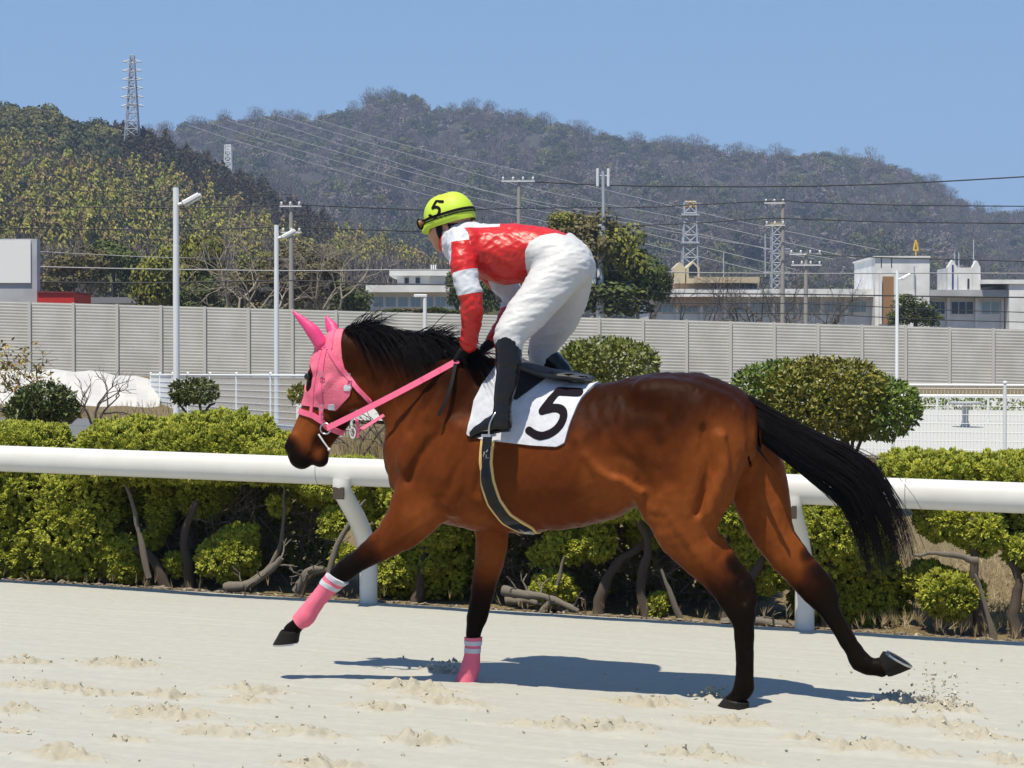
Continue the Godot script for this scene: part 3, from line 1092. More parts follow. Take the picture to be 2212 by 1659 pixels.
	# tail: a dock with long hair thrown back
	var tail_top := curve2([Vector2(1568, 832), Vector2(1630, 860), Vector2(1688, 892), Vector2(1760, 932), Vector2(1833, 970), Vector2(1882, 1010), Vector2(1915, 1075), Vector2(1945, 1155), Vector2(1962, 1250)], 4)
	var tail_low := curve2([Vector2(1590, 890), Vector2(1630, 940), Vector2(1672, 975), Vector2(1724, 1015), Vector2(1778, 1050), Vector2(1826, 1088), Vector2(1853, 1140), Vector2(1868, 1190), Vector2(1882, 1258)], 4)
	var dock := Field.new(side(1550, 1000, 0) - Vector3(0, 0, 0.12), side(1760, 800, 0) + Vector3(0, 0, 0.12), 0.009)
	dock.chain(sc([[1560, 858, 0, 0.055, 0.05], [1602, 890, 0, 0.062, 0.05], [1650, 915, 0, 0.055, 0.045], [1705, 950, 0, 0.04, 0.035], [1740, 975, 0, 0.02, 0.02]]), 0.01, 3)
	dock.solve(1)
	var tl := obj("tail", dock.mesh(), M.hair, root)
	var hair := Build.new()
	for k in 2300:
		var a := rng.randf()
		var spread := rng.randf_range(-1.0, 1.0)
		var last := rng.randf_range(0.62, 1.0)
		var first := rng.randf_range(0.0, 0.3)
		var wob := rng.randf_range(-1, 1)
		var stray := pow(rng.randf(), 4.0) * rng.randf_range(-0.6, 1) * 85.0
		var pts := []
		for i in 11:
			var s := lerpf(first, last, i / 10.0)
			var fi := s * (tail_top.size() - 1.001)
			var i0 := int(fi)
			var A: Vector2 = tail_top[i0].lerp(tail_top[i0 + 1], fi - i0)
			var Bq: Vector2 = tail_low[i0].lerp(tail_low[i0 + 1], fi - i0)
			var lock := floorf(a * 9.0)
			var w := lerpf(a, (lock + 0.5) / 9.0, 0.45 * s) + wob * 0.16 * s * sin(s * 5.0 + k * 0.7) + 0.09 * s * sin(s * 6.0 + lock * 2.1)
			w = clampf(0.5 + (w - 0.5) * (1.0 + 0.35 * s * s * s), -0.3, 1.3)
			var p := A.lerp(Bq, w)
			var e := s * s * s
			p += Vector2(stray * e * 0.9 + rng.randf_range(-1.2, 1.2), -absf(stray) * e * 0.35 * (1.0 if k % 3 else -0.6) + rng.randf_range(-1.2, 1.2))
			pts.append(side(p.x, p.y, spread * (0.035 + 0.05 * s) * sqrt(maxf(0.0, 1.0 - pow(2.0 * w - 1.0, 2) * 0.8))))
		strand(hair, pts, rng.randf_range(0.0012, 0.0025))
	for k in 160:                  # a lock that hangs from the dock
		var j := rng.randf_range(-1, 1)
		var pts := []
		for i in 8:
			var s := i / 7.0
			var p := Vector2(1606, 880).lerp(Vector2(1682, 1024), s) + Vector2(-14 * sin(s * PI), 4 * sin(s * PI)) + Vector2(j * 10 * (1.0 - s * 0.6), j * 5)
			pts.append(side(p.x, p.y, 0.05 + rng.randf_range(-0.01, 0.01) + 0.02 * s))
		strand(hair, pts, 0.0022)
	obj("tail_hair", hair.mesh(), M.hair, tl)
	build_tack(B)

func build_tack(B: Field) -> void:
	var xf := horse_frame
	# numbered saddlecloth
	var cloth := thing("saddlecloth", "white saddlecloth with a black number 5 under the saddle", "saddlecloth", xf.origin)
	cloth.basis = xf.basis
	var poly := sides([[1040, 700], [1052, 790], [1030, 830], [1016, 868], [1008, 940], [1040, 950], [1097, 956], [1150, 962], [1207, 965], [1224, 957], [1232, 918], [1248, 862], [1272, 828], [1300, 800], [1300, 700]], 0.24)
	var q0 := side(990, 1000, 0.2)
	var q1 := side(1320, 690, 0.2)
	var bx := AABB(Vector3(q0.x, q0.y, -0.5), Vector3(q1.x - q0.x, q1.y - q0.y, 1.0))
	var cn := FastNoiseLite.new()
	cn.frequency = 5.0
	var cb := B.shell(bx, func(p: Vector3) -> float: return poly_in(Vector2(p.x, p.y), poly), 0.011)
	obj("cloth", cb.mesh(), M.white_cloth, cloth)
	var strokes := []
	for l in glyph5(1187, 897, 78, 98, 28):
		strokes.append(sides(l, 0.28))
	obj("number", B.shell(bx, func(p: Vector3) -> float: return maxf(line_in(Vector2(p.x, p.y), strokes[0], 0.0185), line_in(Vector2(p.x, p.y), strokes[1], 0.0185)) if p.z > 0.05 else -1.0, 0.0135).mesh(), M.number_black, cloth)
	# saddle: flap, seat, girth, leathers and irons
	var sd := thing("racing_saddle", "small dark racing saddle under the rider with yellow-edged black girth", "saddle", xf.origin)
	sd.basis = xf.basis
	var flap := sides([[1110, 700], [1112, 780], [1092, 850], [1112, 868], [1140, 845], [1168, 818], [1200, 812], [1278, 824], [1285, 700]], 0.2)
	obj("flap", B.shell(bx, func(p: Vector3) -> float: return poly_in(Vector2(p.x, p.y), flap), 0.02).mesh(), M.saddle_leather, sd)
	var SF := Field.new(side(1080, 840, 0) - Vector3(0, 0, 0.25), side(1310, 740, 0) + Vector3(0, 0, 0.25), 0.009)
	SF.chain(sc([[1098, 772, 0, 0.03, 0.06], [1130, 790, 0, 0.03, 0.1], [1180, 806, 0, 0.028, 0.14], [1235, 812, 0, 0.022, 0.15], [1272, 818, 0, 0.016, 0.13]]), 0.01, 3)
	SF.solve(1)
	obj("seat", SF.mesh(), M.saddle_grey, sd)
	var ga := sides([[1054, 940], [1051, 975], [1050, 1000], [1055, 1041], [1067, 1084], [1088, 1122], [1122, 1150]], 0.25)
	q0 = side(1000, 1200, 0.2)
	q1 = side(1180, 900, 0.2)
	var gb := AABB(Vector3(q0.x, q0.y, -0.5), Vector3(q1.x - q0.x, q1.y - q0.y, 1.0))
	var gl := side(1050, 1090, 0.0)
	var base := obj("girth", B.shell(gb, func(p: Vector3) -> float: return line_in(Vector2(p.x, p.y), ga, 0.037), 0.008).mesh(), M.girth_yellow, sd)
	obj("girth_band", B.shell(gb, func(p: Vector3) -> float: return line_in(Vector2(p.x, p.y), ga, 0.0255), 0.0115).mesh(), M.patent, base)
	# the white mark on the girth: a short block of strokes
	var mk := Build.new()
	var strokes2 := [[[1046, 975], [1046, 985]], [[1043, 979], [1050, 979]], [[1048, 975], [1048, 992]], [[1044, 985], [1044, 992]], [[1052, 976], [1059, 976]], [[1055, 973], [1055, 976]], [[1053, 981], [1053, 987], [1051, 992]], [[1053, 981], [1057, 981], [1057, 990], [1060, 991]]]
	for l in strokes2:
		var pl := sides(l, 0.27)
		B.shell(gb, func(p: Vector3) -> float: return line_in(Vector2(p.x, p.y), pl, 0.0026) if p.z > 0.0 else -1.0, 0.0135, mk, false)
	if mk.t.size() > 0:
		obj("white_lettering", mk.mesh(), M.white_cloth, base)
	for s in [-1, 1]:
		var lt := Build.new()
		var sh := 0.0 if s > 0 else 105.0
		lt.ribbon([side(1108 + sh * 0.5, 800, 0.235 * s), side(1098 + sh, 850, 0.31 * s), side(1080 + sh, 900, 0.345 * s)], [Vector3(0, 0.2, s)], 0.02, 0.004)
		obj("stirrup_leather", lt.mesh(), M.black_leather, sd)
		var ir := Build.new()
		var ip := []
		for q in [[1056, 938, 0.30], [1056, 915, 0.295], [1068, 892, 0.32], [1078, 884, 0.345], [1070, 892, 0.375], [1058, 915, 0.395], [1056, 938, 0.39]]:
			ip.append(side(q[0] + sh, q[1], q[2] * s))
		ir.tube(curve2(ip, 4), [0.0045], 6)
		ir.box(side(1056 + sh, 940, 0.345 * s), Vector3(0.045, 0.012, 0.1))
		obj("stirrup_iron", ir.mesh(), M.steel, sd)

# ------------------------------------------------------------------ the rider
func fist(root: Node3D, wrist: Vector3, knuck: Vector3, down: Vector3, s: float) -> void:    # a gloved hand closed on the rein
	var lo := wrist.min(knuck) - Vector3.ONE * 0.11
	var hi := wrist.max(knuck) + Vector3.ONE * 0.11
	var H := Field.new(lo, hi, 0.0045)
	var fwd := (knuck - wrist).normalized()
	var lat := fwd.cross(down).normalized()
	H.chain([[wrist - fwd * 0.02, 0.027, 0.03], [wrist.lerp(knuck, 0.4), 0.026, 0.036], [knuck, 0.022, 0.042]], 0.012, 3, false, lat)
	for i in 4:
		var off := lat * (0.031 - 0.021 * i)
		var ln: float = [0.9, 1.0, 0.95, 0.8][i]
		var a := knuck + off
		var b := a + (fwd * 0.45 + down * 0.8) * 0.03 * ln
		var c := b + (down * 0.5 - fwd * 0.9) * 0.024 * ln
		var d := c + (-fwd * 0.7 - down * 0.6) * 0.018 * ln
		H.chain([[a - fwd * 0.01, 0.0105, 0.0105], [b, 0.0105, 0.0105], [c, 0.01, 0.01], [d, 0.0085, 0.0085]], 0.004, 3, false, lat)
	var th := wrist.lerp(knuck, 0.35) + lat * 0.034 * s
	H.chain([[th, 0.014, 0.014], [th + fwd * 0.03 + down * 0.022 + lat * 0.008 * s, 0.012, 0.012], [th + fwd * 0.05 + down * 0.03 - lat * 0.012 * s, 0.0095, 0.0095]], 0.008, 3, false, lat)
	H.solve(1)
	obj("glove", H.mesh(), M.glove, root)

func build_rider() -> void:
	var root := thing("person", "rider in red and white silks, white breeches and yellow-green helmet crouching over the horse", "person", horse_frame.origin)
	root.basis = horse_frame.basis
	var torso := [[985, 525, 0.0, 0.075, 0.11], [1020, 535, 0, 0.115, 0.17], [1070, 545, 0, 0.133, 0.165], [1120, 545, 0, 0.13, 0.152], [1165, 543, 0, 0.112, 0.148], [1205, 552, 0, 0.105, 0.15]]
	var near_arm := [[1000, 522, 0.14, 0.074, 0.07], [1000, 560, 0.19, 0.062, 0.06], [1007, 605, 0.215, 0.057, 0.056], [1019, 648, 0.225, 0.053, 0.05], [1018, 695, 0.195, 0.047, 0.045], [1012, 745, 0.13, 0.036, 0.035]]
	var far_arm := [[1000, 522, -0.14, 0.074, 0.07], [1040, 565, -0.2, 0.062, 0.06], [1078, 605, -0.235, 0.057, 0.056], [1108, 640, -0.245, 0.053, 0.05], [1096, 690, -0.2, 0.047, 0.045], [1066, 735, -0.11, 0.036, 0.035]]
	var hips := [[1165, 545, 0, 0.11, 0.15], [1202, 556, 0, 0.118, 0.16], [1229, 572, 0, 0.106, 0.155]]
	var near_leg := [[1220, 572, 0.085, 0.114, 0.095], [1182, 622, 0.15, 0.102, 0.088], [1140, 675, 0.215, 0.087, 0.078], [1104, 720, 0.27, 0.068, 0.066], [1100, 752, 0.285, 0.052, 0.052]]
	var far_leg := [[1234, 582, -0.085, 0.1, 0.095], [1228, 640, -0.16, 0.088, 0.085], [1205, 700, -0.22, 0.075, 0.07], [1172, 745, -0.26, 0.062, 0.06], [1168, 768, -0.27, 0.05, 0.05]]
	# the body under the clothes, one skin with head, neck and hands' wrists
	var lo := side(900, 1000, 0) - Vector3(0, 0, 0.45)
	var hi := side(1320, 380, 0) + Vector3(0, 0, 0.45)
	var thin := func(l: Array) -> Array:
		var r := []
		for q in l:
			r.append([q[0], q[1], q[2], q[3] - 0.016, q[4] - 0.016])
		return sc(r)
	var S := Field.new(lo, hi, 0.016)
	S.chain(thin.call(torso), 0.02, 2)
	for l in [near_arm, far_arm, hips, near_leg, far_leg]:
		S.chain(thin.call(l), 0.03, 2)
	S.chain(sc([[1100, 750, 0.285, 0.036, 0.036], [1090, 830, 0.32, 0.032, 0.032], [1084, 900, 0.34, 0.026, 0.026]]), 0.02, 2)
	S.chain(sc([[1168, 766, -0.27, 0.036, 0.036], [1215, 805, -0.32, 0.032, 0.032], [1190, 895, -0.34, 0.026, 0.026]]), 0.02, 2)
	S.chain(sc([[1005, 520, 0, 0.06, 0.06], [985, 502, 0, 0.055, 0.055], [975, 492, 0, 0.055, 0.055]]), 0.02, 2)
	S.solve(1)
	var hl := side(905, 570, 0) - Vector3(0, 0, 0.14)
	var hh := side(1050, 410, 0) + Vector3(0, 0, 0.14)
	var H := Field.new(hl, hh, 0.0055)
	H.chain(sc([[986, 470, 0, 0.07, 0.07], [968, 473, 0, 0.078, 0.074], [950, 490, 0, 0.07, 0.066]]), 0.02, 3)
	H.chain(sc([[958, 500, 0, 0.062, 0.058], [952, 520, 0, 0.045, 0.046], [954, 534, 0, 0.026, 0.032]]), 0.03, 3)     # jaw and chin
	H.chain(sc([[934, 496, 0, 0.012, 0.014], [931, 512, 0, 0.014, 0.013], [936, 518, 0, 0.01, 0.012]]), 0.012, 3)       # nose
	H.chain(sc([[943, 527, 0, 0.008, 0.02], [945, 531, 0, 0.007, 0.018]]), 0.008, 2)                                    # lips
	for s in [-1, 1]:
		H.chain(sc([[938, 508, 0.036 * s, 0.014, 0.014], [950, 506, 0.05 * s, 0.012, 0.012]]), 0.02, 2)                # cheekbone
		H.chain(sc([[937, 498, 0.03 * s, 0.007, 0.012], [941, 498, 0.034 * s, 0.007, 0.01]]), 0.006, 2, true)          # eye hollow
		H.chain(sc([[962, 486, 0.072 * s, 0.009, 0.006], [967, 494, 0.077 * s, 0.012, 0.005], [962, 502, 0.072 * s, 0.008, 0.005], [958, 497, 0.07 * s, 0.004, 0.005]]), 0.006, 3)   # ear
	H.chain(sc([[985, 505, 0, 0.052, 0.055], [978, 490, 0, 0.055, 0.056]]), 0.03, 2)
	H.solve(1)
	S.join(H)
	obj("body", S.mesh(), M.skin, root)
	for s in [-1, 1]:
		var e := Build.new()
		e.sphere(side(939, 499, 0.03 * s), Vector3.ONE * 0.011, 6)
		obj("eye", e.mesh(), M.eye, root)
	# hair below the helmet, and the black strap and mask along the jaw
	var hair_poly := sides([[968, 484], [972, 492], [970, 503], [985, 510], [1012, 500], [1016, 486], [1000, 480]], 0.06)
	var bxh := AABB(hl, hh - hl)
	obj("hair", H.shell(bxh, func(p: Vector3) -> float: return poly_in(Vector2(p.x, p.y), hair_poly), 0.006).mesh(), M.dark_hair, root)
	var strap := sides([[948, 478], [951, 500], [957, 520], [968, 532]], 0.06)
	obj("chin_strap", H.shell(bxh, func(p: Vector3) -> float: return line_in(Vector2(p.x, p.y), strap, 0.016), 0.004).mesh(), M.glove, root)
	# silks: red with white yoke and sleeve bands
	var T := Field.new(lo, hi, 0.0075)
	T.chain(sc(torso), 0.02, 2)
	T.chain(sc(near_arm), 0.045, 3)
	T.chain(sc(far_arm), 0.045, 3)
	T.chain(sc([[1000, 512, 0, 0.075, 0.085], [985, 502, 0, 0.062, 0.066]]), 0.03, 2)
	T.chain(sc([[1085, 590, 0.0, 0.045, 0.12], [1120, 596, 0, 0.03, 0.1]]), 0.04, 2)          # loose silk under the chest
	T.solve(1)
	var wr := FastNoiseLite.new()
	wr.fractal_type = FastNoiseLite.FRACTAL_RIDGED
	wr.frequency = 1.0
	wr.fractal_octaves = 3
	wr.seed = 3
	var rot := Basis(Vector3(0, 0, 1), 0.5)
	T.push(wr, 0.0075, Basis.from_scale(Vector3(4, 11, 6)) * rot)
	wr.seed = 4
	T.push(wr, 0.0035, Basis.from_scale(Vector3(9, 24, 12)) * Basis(Vector3(0, 0, 1), -0.6))
	var yoke := sides([[940, 470], [1062, 478], [1066, 486], [1000, 491], [1010, 502], [1018, 525], [1021, 534], [1014, 518], [978, 523], [980, 560], [976, 575], [940, 575]], 0.19)
	var band_n := sides([[980, 590], [1050, 574], [1055, 628], [980, 643]], 0.22)
	var band_f := sides([[1060, 600], [1135, 590], [1140, 655], [1075, 668]], -0.24)
	var far_yoke := sides([[940, 470], [1062, 478], [1066, 486], [1000, 491], [1010, 502], [1030, 540], [985, 560], [940, 575]], -0.1)
	var white_at := func(p: Vector3) -> float:
		var q := Vector2(p.x, p.y)
		if p.z > 0.0:
			return maxf(poly_in(q, yoke), poly_in(q, band_n) if p.z > 0.17 else -1.0)
		return maxf(poly_in(q, far_yoke), poly_in(q, band_f) if p.z < -0.12 else -1.0)
	var whole := AABB(lo, hi - lo)
	var silks := obj("silks", T.shell(whole, func(p: Vector3) -> float: return -white_at.call(p), 0.0, null, false).mesh(), M.red_silk, root)
	obj("white_panel", T.shell(whole, white_at, 0.0, null, false).mesh(), M.white_silk, silks)
	# breeches
	var P := Field.new(lo, hi, 0.0075)
	var fat := func(l: Array, k: float) -> Array:
		var r := []
		for q in l:
			r.append([q[0], q[1], q[2], q[3] + k, q[4] + k])
		return sc(r)
	P.chain(fat.call(hips, 0.012), 0.02, 3)
	P.chain(fat.call(near_leg, 0.006), 0.035, 3)
	P.chain(fat.call(far_leg, 0.006), 0.035, 3)
	P.solve(1)
	wr.seed = 9
	P.push(wr, 0.006, Basis.from_scale(Vector3(2.2, 9, 4)) * Basis(Vector3(0, 0, 1), -0.3))
	wr.seed = 10
	P.push(wr, 0.003, Basis.from_scale(Vector3(5, 24, 9)) * Basis(Vector3(0, 0, 1), -0.15))
	var waist := sides([[1222, 490], [1219, 508], [1200, 503], [1170, 510], [1150, 524], [1141, 545], [1139, 575], [1130, 610], [1050, 680], [1040, 800], [1400, 800], [1400, 480]], 0.1)
	obj("breeches", P.shell(whole, func(p: Vector3) -> float: return poly_in(Vector2(p.x, p.y), waist), 0.0).mesh(), M.breeches, root)
	# boots
	for b in [[[[1098, 740, 0.288, 0.06, 0.06], [1099, 775, 0.30, 0.058, 0.056], [1095, 820, 0.315, 0.052, 0.05], [1086, 872, 0.335, 0.04, 0.04], [1084, 900, 0.342, 0.041, 0.04]], [[1090, 918, 0.345, 0.03, 0.035], [1066, 916, 0.345, 0.036, 0.04], [1042, 926, 0.347, 0.027, 0.042], [1022, 937, 0.35, 0.018, 0.034]]],
			[[[1166, 760, -0.272, 0.057, 0.057], [1190, 780, -0.29, 0.055, 0.054], [1218, 815, -0.31, 0.05, 0.05], [1200, 870, -0.335, 0.04, 0.04], [1190, 900, -0.342, 0.041, 0.04]], [[1196, 918, -0.345, 0.03, 0.035], [1172, 916, -0.345, 0.036, 0.04], [1148, 926, -0.347, 0.027, 0.042], [1128, 937, -0.35, 0.018, 0.034]]]]:
		var sg := 1.0 if b[0][0][2] > 0 else -1.0
		var BF := Field.new(side(990, 970, 0) + Vector3(0, 0, 0.34 * sg - 0.18), side(1290, 720, 0) + Vector3(0, 0, 0.28 * sg + 0.15), 0.0065)
		BF.chain(sc(b[0]), 0.01, 3)
		BF.chain(sc(b[1]), 0.03, 3)
		BF.solve(1)
		wr.seed = 21
		BF.push(wr, 0.0055, Basis.from_scale(Vector3(7, 8, 7)))
		var boot := obj("boot", BF.mesh(), M.patent, root)
		var sole := Build.new()
		var d := b[1] as Array
		var prev := []
		for q in [[d[0][0] + 10, d[0][1] + 10, 0.026], [d[0][0] - 8, d[0][1] + 12, 0.03], [d[1][0], d[1][1] + 17, 0.03], [d[2][0], d[2][1] + 12.5, 0.038], [d[3][0] - 4, d[3][1] + 8, 0.024]]:
			var m := side(q[0], q[1], 0.346 * sg)
			var ring := [m + Vector3(0, 0, -q[2]), m + Vector3(0, 0, q[2]), m + Vector3(0, -0.009, q[2]), m + Vector3(0, -0.009, -q[2])]
			if prev.size():
				sole.hexa([prev[0], prev[1], prev[2], prev[3], ring[0], ring[1], ring[2], ring[3]])
			prev = ring
		obj("sole", sole.mesh(), M.glove, boot)
	# gloves
	fist(root, side(1010, 750, 0.125), side(996, 772, 0.11), Vector3(-0.35, -0.9, -0.15).normalized(), 1.0)
	fist(root, side(1064, 738, -0.105), side(1046, 752, -0.09), Vector3(-0.35, -0.9, 0.15).normalized(), -1.0)
	build_helmet(root)

func build_helmet(root: Node3D) -> void:
	var c := side(971, 470, 0)
	var tilt := Basis(Vector3(0, 0, 1), 0.27)
	var K := Field.new(c - Vector3(0.2, 0.2, 0.17), c + Vector3(0.2, 0.2, 0.17), 0.006)
	var X := tilt * Vector3(1, 0, 0)
	var Y := tilt * Vector3(0, 1, 0)
	K.chain([[c - X * 0.028, 0.118, 0.098], [c + X * 0.03, 0.118, 0.098]], 0.01, 2)
	# brim flare, deeper in front
	K.chain([[c - X * 0.05 - Y * 0.012, 0.02, 0.098], [c + X * 0.05 - Y * 0.012, 0.02, 0.1]], 0.02, 2)
	K.chain([[c - X * 0.095 - Y * 0.018, 0.018, 0.075], [c - X * 0.138 - Y * 0.036, 0.008, 0.055]], 0.03, 3)
	K.solve(1)
	var bx := AABB(K.o, Vector3.ONE * 0.4)
	var hm := obj("helmet", K.shell(bx, func(p: Vector3) -> float: return (p - c).dot(Y) + 0.036 + maxf(0.0, -(p - c).dot(X) - 0.085) * 0.55, 0.0, null, false).mesh(), M.helmet, root)
	var band := func(p: Vector3, y: float, h: float) -> float: return h - absf((p - c).dot(Y) - y)
	obj("black_band", K.shell(bx, func(p: Vector3) -> float: return band.call(p, 0.012 , 0.0062), 0.003).mesh(), M.number_black, hm)
	obj("goggle_strap", K.shell(bx, func(p: Vector3) -> float: return band.call(p, -0.002, 0.0028), 0.0035).mesh(), M.number_black, hm)
	for z in [0.0]:
		obj("seam", K.shell(bx, func(p: Vector3) -> float: return 0.004 - absf((p - c).dot(X) + 0.012 + (p - c).dot(Y) * 0.05) if (p - c).dot(Y) > 0.02 else -1.0, 0.0025).mesh(), M.helmet_seam, hm)
	var strokes := []
	for l in glyph5(942, 452, 25, 37, 4):
		strokes.append(sides(l, 0.085))
	obj("number", K.shell(bx, func(p: Vector3) -> float: return maxf(line_in(Vector2(p.x, p.y), strokes[0], 0.0066), line_in(Vector2(p.x, p.y), strokes[1], 0.0066)) if p.z > 0.0 else -1.0, 0.003).mesh(), M.number_black, hm)
	# goggles pushed up on the front of the helmet
	var g := Build.new()
	for s in [-1, 1]:
		g.sphere(c - X * 0.142 + Y * 0.006 + Vector3(0, 0, 0.036 * s), Vector3(0.012, 0.02, 0.03), 7)
	obj("goggles", g.mesh(), M.amber, hm)
	var gf := Build.new()
	for s in [-1, 1]:
		var pts := []
		for k in 13:
			pts.append(c - X * 0.142 + Y * (0.006 + sin(TAU * k / 12) * 0.025) + Vector3(0, 0, 0.036 * s + cos(TAU * k / 12) * 0.035))
		gf.tube(pts, [0.004], 5, false)
	obj("goggle_frame", gf.mesh(), M.number_black, hm)

# ------------------------------------------------------------------ plants
func multi(called: String, mesh: Mesh, m: Material, xf: Array, cols: Array, parent: Node = null) -> MultiMeshInstance3D:
	var mm := MultiMesh.new()
	mm.transform_format = MultiMesh.TRANSFORM_3D
	mm.use_colors = true
	mm.mesh = mesh
	mm.instance_count = xf.size()
	for i in xf.size():
		mm.set_instance_transform(i, xf[i])
		mm.set_instance_color(i, cols[i])
	var o := MultiMeshInstance3D.new()
	o.multimesh = mm
	o.material_override = m
	if parent == null:
		o.name = numbered(called)
		add_child(o, true)
	else:
		o.name = called
		parent.add_child(o, true)
	o.set_meta("kind", "stuff")
	return o

func any_turn() -> Basis:
	return Basis.from_euler(Vector3(rng.randf() * TAU, rng.randf() * TAU, rng.randf() * TAU))

func unit() -> Vector3:
	var z := rng.randf_range(-1, 1)
	var a := rng.randf() * TAU
	var r := sqrt(1.0 - z * z)
	return Vector3(r * cos(a), z, r * sin(a))

func facing(d: Vector3) -> Basis:         # y axis along d
	var y := d.normalized()
	var x := y.cross(Vector3(0.31, 0.2, 0.93)).normalized()
	return Basis(x, y, x.cross(y)) * Basis(Vector3.UP, rng.randf() * TAU)

func leaf_mesh() -> ArrayMesh:            # a pointed leaf folded along its rib, one unit long
	var b := Build.new()
	var tip := Vector3(0, 1, 0.1)
	for s in [-1.0, 1.0]:
		var e := Vector3(0.26 * s, 0.45, 0.1)
		if s > 0:
			b.tri(Vector3.ZERO, e, tip)
		else:
			b.tri(Vector3.ZERO, tip, e)
	return b.mesh()

func spray_mesh() -> ArrayMesh:           # a juniper shoot: blunt little twigs pointing up and out
	var b := Build.new()
	var r := RandomNumberGenerator.new()
	r.seed = 5
	for k in 6:
		var a := TAU * k / 6.0 + r.randf_range(-0.3, 0.3)
		var out := 0.0 if k == 0 else r.randf_range(0.3, 0.75)
		var d := Vector3(cos(a) * out, 1.0, sin(a) * out).normalized()
		var ln := r.randf_range(0.6, 1.0)
		var x := d.cross(Vector3(sin(a), 0.2, -cos(a))).normalized()
		var y := d.cross(x)
		var base := d * 0.1
		var w := 0.15
		var ring := [base + x * w, base + (y * 0.87 - x * 0.5) * w, base + (-y * 0.87 - x * 0.5) * w]
		var mid := base + d * ln * 0.62
		var ring2 := [mid + x * w * 1.25, mid + (y * 0.87 - x * 0.5) * w * 1.25, mid + (-y * 0.87 - x * 0.5) * w * 1.25]
		for i in 3:
			b.quad(ring[i], ring2[i], ring2[(i + 1) % 3], ring[(i + 1) % 3])
			b.tri(ring2[i], base + d * ln, ring2[(i + 1) % 3])
	return b.mesh()

func crown_mesh(sd: int, n: int, r: Vector3, leaf: float, lo: Color, hi: Color, lobes: int, upright := 0.0) -> ArrayMesh:
	var g := RandomNumberGenerator.new()
	g.seed = sd
	var b := Build.new()
	var cs := []
	for k in lobes:
		var a := g.randf() * TAU
		var h := g.randf_range(-0.5, 0.75)
		var q := sqrt(maxf(0.05, 1.0 - h * h)) * g.randf_range(0.3, 0.7)
		cs.append([Vector3(cos(a) * q * r.x, h * r.y, sin(a) * q * r.z), g.randf_range(0.32, 0.55), g.randf_range(0.75, 1.2)])
	for k in n:
		var c: Array = cs[k % lobes]
		var z := g.randf_range(-0.7, 1.0)
		var a := g.randf() * TAU
		var q := sqrt(1.0 - z * z)
		var d := Vector3(q * cos(a), z, q * sin(a))
		var p: Vector3 = c[0] + d * r * c[1] * pow(g.randf_range(0.3, 1.0), 0.4)
		var nn := (d + Vector3(g.randf_range(-1, 1), g.randf_range(-0.6, 1.0), g.randf_range(-1, 1)) * 0.8).normalized()
		var x := nn.cross(Vector3.UP)
		x = x.normalized() if x.length() > 0.1 else Vector3.RIGHT
		var y := x.cross(nn).normalized()
		if g.randf() < 0.5:
			x = x.rotated(nn, 0.7)
			y = y.rotated(nn, 0.7)
		var s := leaf * g.randf_range(0.6, 1.3)
		b.col = lo.lerp(hi, g.randf()) * c[2]
		b.col.a = 1.0
		b.quad(p - x * s * 0.5, p + y * s * (0.55 + upright), p + x * s * 0.5, p - y * s * (0.45 + upright))
	return b.mesh()

func bare_mesh(sd: int, n: int, h: float, w: float, thick: float, lo: Color, hi: Color) -> ArrayMesh:     # a leafless tree of twigs
	var g := RandomNumberGenerator.new()
	g.seed = sd
	var b := Build.new()
	b.col = lo
	b.tube([Vector3.ZERO, Vector3(0.1, h * 0.4, 0), Vector3(0, h * 0.7, 0.1)], [thick * 3.0, thick * 2.0, thick], 4, false)
	for k in n:
		var a := g.randf() * TAU
		var s := pow(g.randf(), 0.6)
		var hh := g.randf_range(0.2, 0.75) * h
		var p := Vector3(cos(a) * w * s * 0.7, hh + (1.0 - s) * h * 0.1, sin(a) * w * s * 0.7)
		var d := (Vector3(cos(a) * s, g.randf_range(0.5, 1.2), sin(a) * s) + unit_of(g) * 0.5).normalized()
		var ln := h * g.randf_range(0.12, 0.28)
		var x := d.cross(unit_of(g)).normalized() * thick * g.randf_range(0.4, 1.0)
		b.col = lo.lerp(hi, g.randf())
		b.tri(p - x, p + d * ln, p + x)
		b.tri(p - x.rotated(d, 1.57), p + d * ln, p + x.rotated(d, 1.57))
	return b.mesh()

func unit_of(g: RandomNumberGenerator) -> Vector3:
	var z := g.randf_range(-1, 1)
	var a := g.randf() * TAU
	return Vector3(sqrt(1.0 - z * z) * cos(a), z, sqrt(1.0 - z * z) * sin(a))

func branch(b: Build, p: Vector3, d: Vector3, ln: float, r: float, level: int, bend: float, tips: Array) -> void:
	var pts := [p]
	var rad := [r]
	var q := p
	var dd := d
	for k in 3:
		dd = (dd + unit() * bend).normalized()
		q += dd * ln / 3.0
		pts.append(q)
		rad.append(lerpf(r, r * 0.62, (k + 1) / 3.0))
	b.tube(pts, rad, 5 if level > 1 else 3, false)
	if level == 0:
		tips.append(q)
		return
	var kids := 2 + (1 if rng.randf() < 0.6 else 0)
	for k in kids:
		var at_: Vector3 = pts[3 if k < 2 else 2]
		branch(b, at_, (dd + unit() * 0.85 + Vector3(0, 0.15, 0)).normalized(), ln * rng.randf_range(0.6, 0.85), r * 0.58, level - 1, bend, tips)

# ------------------------------------------------------------------ ground
func ground_at(x: float, z: float) -> float:
	return ground_y(x) + smoothstep(38.0, 86.0, -z) * (0.55 + 0.008 * clampf(x, -30, 30))

